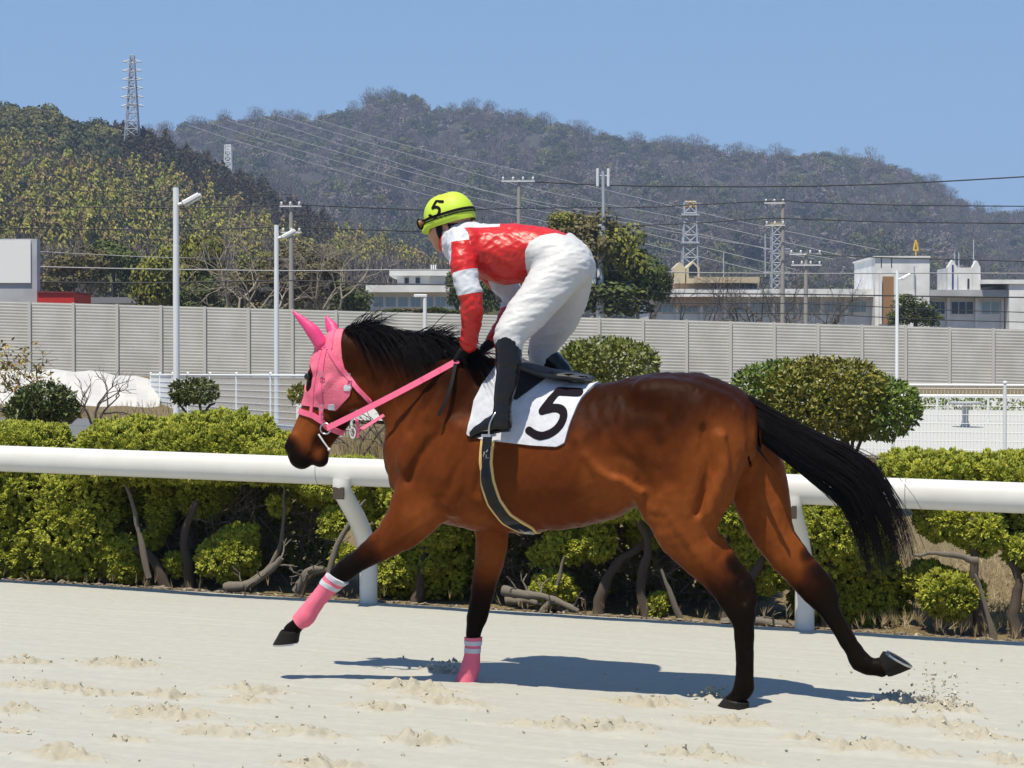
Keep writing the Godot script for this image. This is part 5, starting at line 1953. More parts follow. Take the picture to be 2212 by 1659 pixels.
	# dead wood lying in the bed
	for q in [[[485, 1268], [540, 1262], [590, 1225], [608, 1205], "thick dead juniper log leaning under the hedge left of the white post"], [[640, 1278], [652, 1255], [668, 1232], [700, 1228], "short broken branch stub beside the white post"], [[1085, 1275], [1130, 1284], [1180, 1290], [1250, 1320], "long grey dead branch lying behind the front leg"], [[1560, 1345], [1620, 1340], [1690, 1350], [1720, 1352], "dead branch lying behind the hind hoof"]]:
		var pts := []
		for k in 4:
			var pt := at(q[k][0], q[k][1], hedge_depth(q[k][0]) - 0.62)
			pts.append(pt)
		pts = curve2(pts, 4)
		var b := Build.new()
		var rad := []
		for i in pts.size():
			rad.append(lerpf(0.034, 0.016, float(i) / pts.size()) * rng.randf_range(0.8, 1.2))
		b.tube(pts, rad, 8)
		var tips := []
		for k in 5:
			branch(b, pts[3 + k * 2], (unit() + Vector3(0, 0.6, 0.3)).normalized(), 0.09, 0.009, 1, 0.3, tips)
		tag(obj("dead_branch", b.mesh(), M.dead_wood), q[4], "branch", "dead wood under the hedge")
	# leaf litter and chips along the edge of the bed
	var chip := Build.new()
	chip.hexa([Vector3(-0.5, 0, -0.2), Vector3(0.5, 0, -0.15), Vector3(0.45, 0, 0.2), Vector3(-0.4, 0, 0.15), Vector3(-0.45, 0.15, -0.15), Vector3(0.4, 0.2, -0.1), Vector3(0.4, 0.15, 0.15), Vector3(-0.4, 0.2, 0.1)])
	var xf := []
	var cols := []
	for k in 1300:
		var px := rng.randf_range(-100, 2300)
		var p := on_ground(px, 1252.0 + 0.0615 * px)
		var far := rng.randf()
		p = on_ground(px, 1252.0 + 0.0615 * px - 2.0 - far * far * 40.0)
		p.y = ground_y(p.x) + 0.004 - 0.09 * minf(1.0, far * far * 2.0)
		var s := rng.randf_range(0.015, 0.06) * (1.6 if px > 330 and px < 480 else 1.0)
		xf.append(Transform3D(Basis.from_euler(Vector3(rng.randf_range(-0.4, 0.4), rng.randf() * TAU, rng.randf_range(-0.4, 0.4))).scaled(Vector3(s, s * 0.7, s)), p))
		cols.append(Color(0.3, 0.25, 0.18).lerp(Color(0.11, 0.08, 0.05), rng.randf()))
	var lt := multi("wood_litter", chip.mesh(), M.plain_v, xf, cols)
	lt.set_meta("label", "grey wood chips and leaf litter under the hedge")
	lt.set_meta("category", "litter")

# ------------------------------------------------------------------ bushes, fences and lamps of the yard
func round_bush(called: String, label: String, clumps: Array, depth: float, leaf: float, lo: Color, hi: Color, stems: Array, dens: float, group := "") -> void:
	var root := thing(called, label, "bush", Vector3.ZERO, group)
	foliage(root, clumps, dens, leaf, lo, hi, depth, M.leaf, M.leaf_v, 0.35, 0.2)
	for l in stems:
		limb(root, "stem", l, depth, 0.028, 0.01, M.bark)

func wire_fence(label: String, pts: Array, skip: Array) -> void:
	var root := thing("mesh_fence", label, "fence")
	for i in pts.size():
		var p: Vector3 = pts[i]
		var b := Build.new()
		b.tube([p + Vector3(0, -0.1, 0), p + Vector3(0, 1.24, 0)], [0.028], 10)
		b.sphere(p + Vector3(0, 1.24, 0), Vector3.ONE * 0.036, 6)
		obj("post", b.mesh(), M.white_steel, root)
		if i == pts.size() - 1:
			break
		var q: Vector3 = pts[i + 1]
		var r := Build.new()
		r.tube([p + Vector3(0, 1.2, 0), q + Vector3(0, 1.2, 0)], [0.024], 8)
		obj("top_rail", r.mesh(), M.white_steel, root)
		var ln := p.distance_to(q)
		var d := (q - p) / ln
		var w := Build.new()
		var x := Vector3(d.x, 0, d.z).normalized()
		var bs := Basis(x, Vector3.UP, x.cross(Vector3.UP))
		var nv := int(ln / 0.055)
		for k in nv:
			var c := p + d * (ln * (k + 0.5) / nv)
			w.box(c + Vector3(0, 0.6, 0), Vector3(0.0055, 1.14, 0.0055), bs)
		for k in 9:
			var y := 0.05 + 1.1 * k / 8.0
			w.tube([p + Vector3(0, y, 0) + bs.z * 0.008, q + Vector3(0, y, 0) + bs.z * 0.008], [0.005], 4, false)
		obj("mesh_panel", w.mesh(), M.white_steel, root)

func lamp_post(label: String, px: float, top: float, depth: float, height: float, w: float) -> void:
	var t := at(px, top, depth)
	var s := height
	var root := thing("lamp_post", label, "lamp post", t - Vector3(0, s, 0), "white lamp posts of the yard")
	var b := Build.new()
	b.tube([Vector3(0, -0.2, 0), Vector3(0, s * 0.78, 0)], [w * 0.5, w * 0.46], 12)
	obj("pole", b.mesh(), M.white_steel, root)
	b = Build.new()
	b.tube([Vector3(0, s * 0.78, 0), Vector3(0, s - 0.02, 0), Vector3(0, s, 0)], [w * 0.43, w * 0.43, w * 0.38], 12)
	obj("pole_top", b.mesh(), M.white_steel, root)
	b = Build.new()
	b.tube([Vector3(0, s - 0.3, 0), Vector3(0.12, s - 0.27, 0.02)], [0.03], 8)
	obj("arm", b.mesh(), M.white_steel, root)
	b = Build.new()
	var tilt := Basis(Vector3(0, 0, 1), 0.5)
	b.bevel_box(Vector3(0.27, s - 0.2, 0.03), Vector3(0.34, 0.085, 0.2), 0.02, tilt)
	var hd := obj("lamp_head", b.mesh(), M.white_steel, root)
	b = Build.new()
	b.box(Vector3(0.27, s - 0.2, 0.03) + tilt * Vector3(0, -0.046, 0), Vector3(0.28, 0.008, 0.16), tilt)
	obj("lens", b.mesh(), M.glass_pale, hd)

func build_yard() -> void:
	M.leaf = leaf_mesh()
	M.leaf_v = vmat(0.45)
	var g0 := Color(0.06, 0.11, 0.014)
	var g1 := Color(0.17, 0.22, 0.025)
	var bz0 := Color(0.1, 0.115, 0.014)
	var bz1 := Color(0.27, 0.23, 0.03)
	# the big clipped dome behind the croup, three shrubs grown together
	round_bush("clipped_bush", "glossy green left part of the clipped dome behind the horse's croup", [[1680, 862, 98, 74, 0.0, 0.5, 2.4]], 21.5, 0.06, g0, g1, [[[1690, 990], [1690, 930], [1670, 880]]], 1900.0, "clipped bushes of the yard")
	round_bush("clipped_bush", "bronze yellow middle of the clipped dome above the tail", [[1780, 862, 135, 82, 0.0, 0.6, 2.4]], 21.3, 0.06, bz0, bz1, [[[1835, 1000], [1830, 950], [1800, 900]], [[1838, 1000], [1845, 940], [1880, 900]], [[1832, 995], [1815, 940], [1760, 900]]], 1900.0, "clipped bushes of the yard")
	round_bush("clipped_bush", "green right end of the clipped dome beside the mesh fence", [[1882, 882, 97, 64, 0.0, 0.55, 2.3]], 21.4, 0.06, g0, g1, [[[1845, 1000], [1860, 950], [1900, 920]]], 1900.0, "clipped bushes of the yard")
	round_bush("clipped_bush", "smaller clipped dome right behind the rider's far leg", [[1312, 792, 105, 55, 0.0, 0.5, 2.3], [1250, 800, 55, 40, 0.1, 0.4, 2.2]], 21.0, 0.058, bz0, Color(0.17, 0.19, 0.03), [[[1310, 960], [1312, 860]]], 1700.0, "clipped bushes of the yard")
	round_bush("clipped_bush", "round dark green bush on many stems at the far left", [[95, 868, 62, 36, 0.0, 0.36, 2.2], [135, 885, 34, 26, 0.0, 0.25, 2.0], [60, 890, 44, 30, 0.0, 0.3, 2.0]], 24.0, 0.06, Color(0.03, 0.05, 0.01), Color(0.1, 0.125, 0.02), [[[85, 955], [80, 915], [65, 885]], [[95, 955], [98, 910], [95, 880]], [[105, 955], [115, 915], [135, 890]], [[112, 955], [130, 925], [150, 905]], [[90, 955], [86, 910], [88, 870]]], 1700.0, "small bushes by the path")
	round_bush("clipped_bush", "small umbrella-shaped bush on thin stems before the left fence", [[420, 846, 50, 24, 0.0, 0.28, 2.2], [395, 856, 24, 15, 0.0, 0.2, 2.0]], 27.0, 0.06, Color(0.04, 0.06, 0.012), Color(0.13, 0.14, 0.03), [[[432, 935], [434, 890], [425, 850]], [[402, 930], [400, 890], [382, 870]], [[435, 915], [450, 880], [465, 870]]], 1700.0, "small bushes by the path")
	round_bush("clipped_bush", "tuft of bronze leaves just left of the horse's nose", [[645, 852, 20, 18, 0.0, 0.2, 2.0]], 27.0, 0.06, bz0, bz1, [[[648, 930], [648, 880]]], 1700.0, "small bushes by the path")
	# leafless little trees
	for q in [[118, 965, 29.0, 0.92, "leafless gnarled tree with a few orange leaves at the far left", true, 4], [305, 925, 27.0, 0.5, "leafless grey shrub left of the small umbrella bush", false, 3], [205, 880, 40.0, 0.75, "thin bare sapling on the dry grass at left", false, 3], [775, 985, 30.0, 0.5, "dry twiggy weed under the horse's chin", false, 3], [845, 980, 30.0, 0.55, "withered weed in front of the horse's chest", false, 3]]:
		var p := at(q[0], q[1], q[2])
		p.y = ground_at(p.x, p.z)
		var root := thing("bare_shrub", q[4], "shrub", p, "leafless shrubs of the yard")
		var b := Build.new()
		b.col = Color(0.13, 0.1, 0.085)
		var tips := []
		for k in 3:
			branch(b, Vector3(rng.randf_range(-0.05, 0.05), -0.05, 0), (Vector3.UP + unit() * 0.55).normalized(), q[3] * 0.75, 0.035 * q[3] + 0.006, q[6], 0.28, tips)
		obj("branches", b.mesh(), M.twig, root)
		if q[5]:
			var xf := []
			var cols := []
			for t in tips:
				if t.x < 0.1 and t.y > 0.9:
					for k in 9:
						xf.append(Transform3D(any_turn().scaled(Vector3.ONE * rng.randf_range(0.06, 0.1)), t + unit() * 0.1))
						cols.append(Color(0.3, 0.17, 0.05).lerp(Color(0.2, 0.2, 0.04), rng.randf()))
			if xf.size():
				multi("leaves", M.leaf, M.leaf_v, xf, cols, root)
	# fences
	var lf := []
	for q in [[326, 58.0], [346, 55.0], [373, 52.0], [406, 49.0], [454, 46.0], [511, 43.5], [585, 40.8], [668, 38.6], [760, 37.0]]:
		var d := cam_basis * Vector3((q[0] - 1106.0) / F, 0, -1.0)
		var p: Vector3 = Vector3(0, EYE, 0) + d * q[1]
		lf.append(Vector3(p.x, EYE - (808 - 768 + (q[0] - 326) * 0.004) / F * q[1] - 1.22, p.z))
	wire_fence("white mesh fence running back to the left beside the lamp posts", lf, [])
	var rf := []
	for q in [[1440, 32.6], [1690, 31.8], [1929, 31.2], [2171, 30.6], [2420, 30.2]]:
		var p := at(q[0], 800, q[1])
		rf.append(Vector3(p.x, EYE - (829 + (q[0] - 1929) * 0.004 - 768) / F * q[1] - 1.22, p.z))
	wire_fence("white mesh fence on the right behind the tail", rf, [])
	var pr := thing("pipe_rail", "low white pipe rail seen through the right mesh fence", "rail")
	var last := Vector3.ZERO
	for px in [1805, 1915, 2025, 2135, 2245]:
		var p := at(px, 855 + (px - 2025) * 0.003, 47.0)
		var b := Build.new()
		b.tube([Vector3(p.x, ground_at(p.x, p.z) - 0.1, p.z), p], [0.028], 8)
		obj("post", b.mesh(), M.white_steel, pr)
		if last != Vector3.ZERO:
			b = Build.new()
			b.tube([last, p], [0.035], 8)
			obj("pipe", b.mesh(), M.white_steel, pr)
		last = p
	var tb := at(2085, 922, 44.0)
	tb.y = ground_at(tb.x, tb.z)
	var table := thing("pedestal_table", "small round white table on a pedestal beyond the mesh fence", "table", tb)
	var b1 := Build.new()
	b1.lathe([Vector2(0.0, 0.72), Vector2(0.34, 0.72), Vector2(0.36, 0.7), Vector2(0.34, 0.66), Vector2(0.0, 0.66)], 18)
	obj("top", b1.mesh(), M.wall_grey, table)
	b1 = Build.new()
	b1.lathe([Vector2(0.08, 0.66), Vector2(0.07, 0.3), Vector2(0.16, 0.0)], 12)
	obj("pedestal", b1.mesh(), M.wall_grey, table)
	# clipped hedge far inside the yard, seen through the fence
	round_bush("far_bush", "low green hedge seen through the mesh fence at right", [[2060, 895, 170, 30, 0.0, 0.5, 4.0]], 55.0, 0.11, g0, g1, [[[2060, 920], [2060, 900]]], 260.0)
	# lamps
	lamp_post("tall white lamp post left of the horse's ears, nearest one", 380, 405, 33.0, 4.45, 0.115)
	lamp_post("shorter white lamp post just left of the horse's ears", 597, 486, 43.0, 4.4, 0.115)
	lamp_post("thin white lamp post before the school at right", 1938, 584, 64.0, 4.5, 0.115)

# ------------------------------------------------------------------ noise barrier
func build_barrier() -> void:
	var d := 90.0
	var s := F / d
	var root := thing("noise_barrier", "long grey noise barrier of ribbed panels behind the yard", "barrier")
	var span := 94.6
	var shear := 0.0276
	var wd := span / s
	var h := 3.9
	var pm := Build.new()
	var ribs := 28
	var x1 := wd - 0.13
	for k in ribs:
		var y0 := -h + h * k / ribs
		var y1 := y0 + h / ribs * 0.62
		var y2 := y0 + h / ribs
		var dx := -shear * x1
		for seg in [[y0, 0.0, y1, 0.011], [y1, 0.011, y2, 0.0]]:
			pm.quad(Vector3(0, seg[2], seg[3]), Vector3(x1, seg[2] + dx, seg[3]), Vector3(x1, seg[0] + dx, seg[1]), Vector3(0, seg[0], seg[1]))
	pm.hexa([Vector3(0, -h, -0.08), Vector3(x1, -h - shear * x1, -0.08), Vector3(x1, -h - shear * x1, -0.01), Vector3(0, -h, -0.01), Vector3(0, 0.02, -0.08), Vector3(x1, 0.02 - shear * x1, -0.08), Vector3(x1, 0.02 - shear * x1, -0.01), Vector3(0, 0.02, -0.01)])
	var panel := pm.mesh()
	var po := Build.new()
	po.hexa([Vector3(-0.065, -h, -0.1), Vector3(0.065, -h, -0.1), Vector3(0.065, -h, 0.1), Vector3(-0.065, -h, 0.1), Vector3(-0.065, 0.05, -0.1), Vector3(0.065, 0.05, -0.1), Vector3(0.065, 0.05, 0.1), Vector3(-0.065, 0.05, 0.1)])
	var post := po.mesh()
	for k in 29:
		var px := 64.0 + (k - 3) * span
		var p := at(px, 652.0 + px * shear, d)
		obj("post", post, M.barrier_post, root, p)
		obj("panel", panel, M.barrier, root, p + Vector3(0.065, 0, 0))
	# the little lamp that looks over it
	var q := at(918, 637, 88.0)
	var lp := thing("wall_lamp", "small white hooked lamp standing before the barrier behind the rider's arm", "lamp", q - Vector3(0, 3.2, 0))
	var b := Build.new()
	b.tube([Vector3(0, 0, 0), Vector3(0, 3.2, 0)], [0.09], 8)
	obj("pole", b.mesh(), M.white_steel, lp)
	b = Build.new()
	b.bevel_box(Vector3(-0.2, 3.16, 0), Vector3(0.6, 0.13, 0.2), 0.02)
	obj("lamp_head", b.mesh(), M.white_steel, lp)

# ------------------------------------------------------------------ buildings
var town_depth := 150.0
func block(root: Node3D, called: String, x0: float, y0: float, x1: float, y1: float, dz: float, thick: float, m: Material) -> MeshInstance3D:
	var a := at(x0, y0, town_depth - dz)
	var c := at(x1, y1, town_depth - dz)
	var b := Build.new()
	b.box(Vector3((a.x + c.x) * 0.5, (a.y + c.y) * 0.5, (a.z + c.z) * 0.5 - thick * 0.5), Vector3(absf(c.x - a.x), absf(a.y - c.y), thick))
	return obj(called, b.mesh(), m, root)

func window(root: Node3D, x0: float, y0: float, x1: float, y1: float, dz: float, panes: int, glass: Material) -> void:
	var f := block(root, "window", x0, y0, x1, y1, dz, 0.1, M.wall_white)
	var n := panes
	for k in n:
		var a := lerpf(x0, x1, (k + 0.06) / n)
		var c := lerpf(x0, x1, (k + 0.94) / n)
		block(f, "pane", a, y0 + (y1 - y0) * 0.07, c, y1 - (y1 - y0) * 0.07, dz + 0.03, 0.05, glass)

func gable(root: Node3D, called: String, x0: float, x1: float, eave: float, peak: float, bottom: float, dz: float, thick: float, m: Material) -> void:
	var b := Build.new()
	var f := []
	for q in [[x0, bottom], [x1, bottom], [x1, eave], [(x0 + x1) * 0.5, peak], [x0, eave]]:
		f.append(at(q[0], q[1], town_depth - dz))
	var k := Vector3(0, 0, -thick)
	for i in 5:
		b.quad(f[i], f[(i + 1) % 5], f[(i + 1) % 5] + k, f[i] + k)
	for i in range(1, 4):
		b.tri(f[0], f[i + 1], f[i])
		b.tri(f[0] + k, f[i] + k, f[i + 1] + k)
	obj(called, b.mesh(), m, root)

func rod(root: Node3D, called: String, px: float, y0: float, y1: float, dz: float, r: float, m: Material) -> void:
	var b := Build.new()
	b.tube([at(px, y0, town_depth - dz), at(px, y1, town_depth - dz)], [r], 6)
	obj(called, b.mesh(), m, root)

func build_town() -> void:
	# billboard-like white box at the left edge
	town_depth = 100.0
	var r := thing("display_box", "white and grey box building cut by the left edge over the barrier", "building")
	block(r, "wall", -260, 516, 80, 720, 0, 0.7, M.wall_grey)
	block(r, "white_panel", -255, 519, 66, 611, 0.12, 0.1, mat(lin(0.78, 0.78, 0.76), 0.6))
	r = thing("red_shed", "low red box roof right of the white box building", "shed")
	block(r, "wall", 81, 633, 160, 720, 0.5, 4.0, M.red_paint)
	block(r, "roof", 80, 630, 161, 632.5, 0.6, 4.2, mat(lin(0.2, 0.02, 0.02), 0.6))
	town_depth = 130.0
	r = thing("low_roof_house", "grey-roofed low house peeking over the barrier at left", "house")
	block(r, "wall", 165, 655, 300, 720, 0, 6.0, M.wall_grey)
	block(r, "roof", 160, 642, 310, 655, 0.5, 7.0, mat(lin(0.2, 0.2, 0.22), 0.8))
	# two-storey white house behind the rider's arm
	r = thing("white_house", "white flat-roofed two-storey house left of the rider's arm", "house")
	block(r, "lower_wall", 800, 630, 985, 720, 0, 7.0, M.wall_white)
	block(r, "eave", 790, 616, 990, 631, 0.8, 8.6, M.wall_white)
	block(r, "upper_wall", 858, 594, 965, 618, -0.6, 5.0, M.wall_white)
	block(r, "roof", 841, 582, 980, 595, 0.2, 6.5, M.wall_white)
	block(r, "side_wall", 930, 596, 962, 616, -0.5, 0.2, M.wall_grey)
	for q in [[873, 599, 884, 613], [897, 599, 908, 613]]:
		window(r, q[0], q[1], q[2], q[3], -0.52, 1, M.glass)
	for k in 7:
		window(r, 806 + k * 27, 640, 828 + k * 27, 664, 0.06, 2, M.glass_pale)
	for k in 3:
		rod(r, "vent_pipe", 932 + k * 4.5, 572, 584, -1.0, 0.05, M.insul)
	# tan hall
	town_depth = 150.0
	r = thing("tan_hall", "tan flat-roofed hall with a gabled lantern right of the tree", "building")
	block(r, "wall", 1455, 610, 1535, 660, 0, 8.0, M.wall_tan)
	block(r, "rear_wall", 1500, 605, 1640, 655, -1.0, 7.0, M.wall_tan)
	block(r, "roof", 1500, 598, 1641, 611, 0.8, 9.0, mat(lin(0.5, 0.42, 0.29), 0.85))
	gable(r, "lantern", 1456, 1480, 578, 566, 612, 0.4, 3.0, mat(lin(0.6, 0.52, 0.36), 0.8))
	gable(r, "lantern", 1483, 1511, 578, 564, 612, 0.6, 3.0, mat(lin(0.6, 0.52, 0.36), 0.8))
	gable(r, "lantern_window", 1488, 1506, 578, 569, 595, 0.68, 0.05, M.glass)
	for q in [[1541, 612, 1556, 632], [1574, 612, 1608, 632], [1618, 612, 1636, 632]]:
		window(r, q[0], q[1], q[2], q[3], -0.9, 2, M.glass)
	rod(r, "mast", 1563, 545, 600, 0, 0.05, M.galv)
	rod(r, "mast", 1653, 505, 598, 0, 0.05, M.galv)
	# long white school
	r = thing("school_building", "long white school block with flat roof right of the tree", "building")
	block(r, "wall", 1400, 640, 1760, 740, -0.6, 10.0, M.wall_white)
	block(r, "roof_slab", 1395, 624, 1889, 641, 0.6, 12.0, M.wall_white)
	block(r, "wall", 1760, 641, 1889, 740, -0.6, 10.0, M.wall_white)
	for k in 9:
		window(r, 1418 + k * 52, 650, 1455 + k * 52, 676, -0.5, 3, M.glass_pale)
	for k in 9:
		block(r, "pillar", 1408 + k * 52, 641, 1414 + k * 52, 735, -0.3, 0.3, M.wall_white)
	r = thing("school_tower", "white stair tower with a tan panel rising from the school", "building")
	block(r, "wall", 1890, 555, 2008, 740, 1.2, 9.0, M.wall_white)
	block(r, "tan_panel", 1907, 597, 1930, 700, 1.3, 0.15, M.brick_tan)
	block(r, "fin", 1900, 590, 1905, 700, 1.6, 0.5, M.wall_white)
	block(r, "fin", 1932, 590, 1937, 700, 1.6, 0.5, M.wall_white)
	for k in 2:
		block(r, "slot", 1903 + k * 22, 556, 1905 + k * 22, 578, 1.26, 0.1, M.glass)
	block(r, "cap", 1888, 553, 2010, 556.5, 1.4, 9.4, M.wall_white)
	var fr := Build.new()
	for q in [1973.5, 1983.5]:
		fr.tube([at(q, 541, 151.0), at(1978.5, 519, 151.0)], [0.08], 6)
	fr.tube([at(1974, 541, 151.0), at(1983, 541, 151.0)], [0.05], 6)
	fr.tube([at(1978.5, 541, 151.0), at(1978.5, 556, 151.0)], [0.05], 6)
	obj("roof_beacon", fr.mesh(), M.yellow_paint, r)
	rod(r, "antenna", 1975, 575, 625, 1.5, 0.06, M.galv)
	r = thing("school_wing", "white school wing with dark windows at the right edge", "building")
	block(r, "wall", 2009, 641, 2178, 740, 0, 10.0, M.wall_white)
	block(r, "roof_slab", 2009, 626, 2180, 642, 1.2, 12.0, M.wall_grey)
	for q in [[2003, 650, 2041, 680], [2055, 650, 2103, 680]]:
		window(r, maxf(q[0], 2011), q[1], q[2], q[3], 0.1, 3, M.glass)
	window(r, 2120, 650, 2160, 680, 0.1, 2, M.glass_pale)
	for x in [2046, 2107, 2163]:
		block(r, "pillar", x, 642, x + 6, 735, 0.3, 0.3, M.wall_white)
	block(r, "end_wall", 2180, 612, 2330, 740, 1.5, 10.0, M.wall_white)
	block(r, "end_roof", 2122, 604, 2335, 613, 1.7, 11.0, M.wall_white)
	r = thing("twin_gable_tower", "small white roof tower with two pointed gables on the school wing", "building")
	block(r, "wall", 2049, 578, 2116, 628, 0.6, 4.0, M.wall_white)
	gable(r, "gable", 2047, 2068, 577, 561, 628, 0.9, 0.6, M.wall_white)
	gable(r, "gable", 2101, 2118, 577, 561, 628, 0.9, 0.6, M.wall_white)
	block(r, "blue_stripe", 2056.5, 572, 2060, 625, 0.96, 0.06, M.blue_paint)
	block(r, "slot", 2090, 602, 2094, 624, 0.65, 0.08, M.glass)
	for q in [[2062, 545], [2071, 545], [2103, 517]]:
		rod(r, "antenna", q[0], q[1], 580, -1.0, 0.05, M.galv)
	# trees of the town
	var crowns := []
	var ever := [crown_mesh(61, 2600, Vector3(1, 1, 1), 0.105, Color(0.035, 0.055, 0.012), Color(0.10, 0.125, 0.022), 14), crown_mesh(62, 2600, Vector3(1, 1, 1), 0.1, Color(0.085, 0.1, 0.015), Color(0.24, 0.23, 0.03), 18, 0.3), crown_mesh(63, 2600, Vector3(1, 1, 1), 0.105, Color(0.1, 0.075, 0.035), Color(0.17, 0.15, 0.05), 14)]
	for q in [
			["yellow-green feathery tree right of the tall lamp post", 112, [[335, 620, 48, 55, 1], [400, 600, 55, 70, 1], [450, 575, 40, 60, 1], [360, 655, 70, 25, 1], [430, 640, 60, 40, 0]]],
			["dark rounded tree behind the tall lamp post at left", 135, [[245, 560, 60, 40, 0], [300, 600, 55, 50, 0], [200, 600, 50, 50, 2], [130, 610, 60, 50, 2]]],
			["broad evergreen tree behind the rider's back", 105, [[1235, 540, 60, 60, 2], [1290, 530, 60, 55, 2], [1340, 560, 60, 60, 1], [1400, 600, 50, 55, 0], [1260, 620, 80, 60, 0], [1340, 640, 90, 50, 0], [1220, 490, 40, 28, 1], [1430, 620, 28, 40, 0], [1180, 600, 60, 70, 0]]],
			["dark evergreen left of the rider's sleeve", 112, [[985, 630, 26, 38, 0], [1045, 640, 40, 40, 0], [1110, 630, 40, 50, 0]]],
			["rounded dark tree in front of the school tower", 125, [[1975, 672, 46, 32, 0], [2005, 690, 34, 18, 0], [1940, 685, 28, 22, 0]]],
			["mixed brown and green thicket over the barrier left of the house", 118, [[520, 640, 60, 40, 2], [600, 630, 60, 45, 2], [690, 620, 70, 55, 2], [760, 650, 50, 40, 0], [650, 580, 70, 40, 2], [560, 590, 60, 40, 1]]],
			["low hedge of shrubs before the white house", 100, [[830, 676, 50, 9, 0], [895, 676, 60, 8, 2], [960, 674, 40, 10, 0]]]]:
		var root := thing("leafy_tree", q[0], "tree", Vector3.ZERO, "trees beyond the barrier")
		var dd: float = q[1]
		var sc_ := F / dd
		for c in q[2]:
			var o := obj("crown", ever[c[4]], M.foliage_v, root, at(c[0], c[1], dd + rng.randf_range(-1, 1)))
			o.basis = Basis(Vector3.UP, rng.randf() * TAU).scaled(Vector3(c[2] / sc_, c[3] / sc_, c[2] / sc_) * 1.15)
		var c0: Array = q[2][0]
		limb(root, "trunk", [[c0[0], 760], [c0[0] + 4, 700], [c0[0], c0[1]]], dd, 0.2, 0.08, M.bark)
	for q in [[500, 690, 110, 4.4, "bare pale tree left of the second lamp post"], [560, 700, 108, 3.6, "bare branching tree behind the second lamp post"], [1400, 700, 140, 3.2, "bare forked tree at the foot of the broad evergreen"], [1510, 705, 140, 3.4, "first bare tree before the school from the left"], [1590, 705, 140, 3.6, "second bare tree before the school from the left"], [1650, 708, 140, 3.2, "third bare tree before the school from the left"], [1725, 708, 140, 3.4, "fourth bare tree before the school from the left"], [1795, 710, 140, 3.2, "fifth bare tree before the school from the left"], [720, 690, 115, 4.2, "bare twiggy tree left of the white house"]]:
		var p := at(q[0], q[1] + 60, q[2])
		var root := thing("bare_tree", q[4], "tree", p, "bare trees beyond the barrier")
		var b := Build.new()
		b.col = Color(0.1, 0.085, 0.07) if q[0] > 1000 else Color(0.27, 0.23, 0.18)
		var tips := []
		var h: float = q[3]
		for k in 3:
			branch(b, Vector3(0, 0.6, 0), (Vector3.UP * 1.1 + unit() * 0.6).normalized(), h * 0.55, 0.11, 5, 0.2, tips)
		b.tube([Vector3(0, -1, 0), Vector3(0, 0.7, 0)], [0.2, 0.15], 6)
		obj("branches", b.mesh(), M.twig, root)

# ------------------------------------------------------------------ poles, wires, towers
func cable(label: String, pts: Array, depth: float, r: float, m: Material, group: String, depth2 := 0.0) -> void:
	var p := []
	for i in pts.size():
		var u := float(i) / (pts.size() - 1)
		p.append(at(pts[i][0], pts[i][1], lerpf(depth, depth2 if depth2 > 0 else depth, u)))
	var b := Build.new()
	b.tube(curve2(p, 6), [r], 5, false)
	tag(obj("power_line", b.mesh(), m), label, "wire", group)

func utility_pole(label: String, px: float, top: float, depth: float, h: float, arms: Array) -> void:
	var t := at(px, top, depth)
	var root := thing("utility_pole", label, "utility pole", t - Vector3(0, h, 0), "utility poles beyond the barrier")
	var b := Build.new()
	b.tube([Vector3.ZERO, Vector3(0, h, 0)], [0.16, 0.11], 10)
	obj("pole", b.mesh(), M.concrete_pole, root)
	for a in arms:            # down from the top, left reach, right reach
		b = Build.new()
		b.box(Vector3((a[2] - a[1]) * 0.5, h - a[0], 0.16), Vector3(a[1] + a[2], 0.075, 0.075))
		var arm := obj("crossarm", b.mesh(), M.insul, root)
		var n := int((a[1] + a[2]) / 0.5) + 1
		for k in n:
			b = Build.new()
			b.lathe([Vector2(0.04, 0), Vector2(0.07, 0.05), Vector2(0.04, 0.08), Vector2(0.07, 0.13), Vector2(0.04, 0.19), Vector2(0.0, 0.2)], 8, Vector3(lerpf(-a[1] + 0.1, a[2] - 0.1, k / maxf(1.0, n - 1.0)), h - a[0] + 0.05, 0.16))
			obj("insulator", b.mesh(), M.insul, arm)

func lattice(root: Node3D, h: float, w0: float, w1: float, bays: int, r: float, m: Material) -> void:
	for s in [[-1, -1], [1, -1], [1, 1], [-1, 1]]:
		var b := Build.new()
		b.tube([Vector3(s[0] * w0, 0, s[1] * w0), Vector3(s[0] * w1, h, s[1] * w1)], [r], 5)
		obj("leg", b.mesh(), m, root)
	var br := Build.new()
	for k in bays:
		var a := float(k) / bays
		var c := float(k + 1) / bays
		var wa := lerpf(w0, w1, a)
		var wc := lerpf(w0, w1, c)
		var f := [[-1, -1], [1, -1], [1, 1], [-1, 1]]
		for i in 4:
			var p: Array = f[i]
			var q: Array = f[(i + 1) % 4]
			br.tube([Vector3(p[0] * wa, a * h, p[1] * wa), Vector3(q[0] * wc, c * h, q[1] * wc)], [r * 0.6], 4, false)
			br.tube([Vector3(q[0] * wa, a * h, q[1] * wa), Vector3(p[0] * wc, c * h, p[1] * wc)], [r * 0.6], 4, false)
			br.tube([Vector3(p[0] * wc, c * h, p[1] * wc), Vector3(q[0] * wc, c * h, q[1] * wc)], [r * 0.6], 4, false)
	obj("bracing", br.mesh(), m, root)

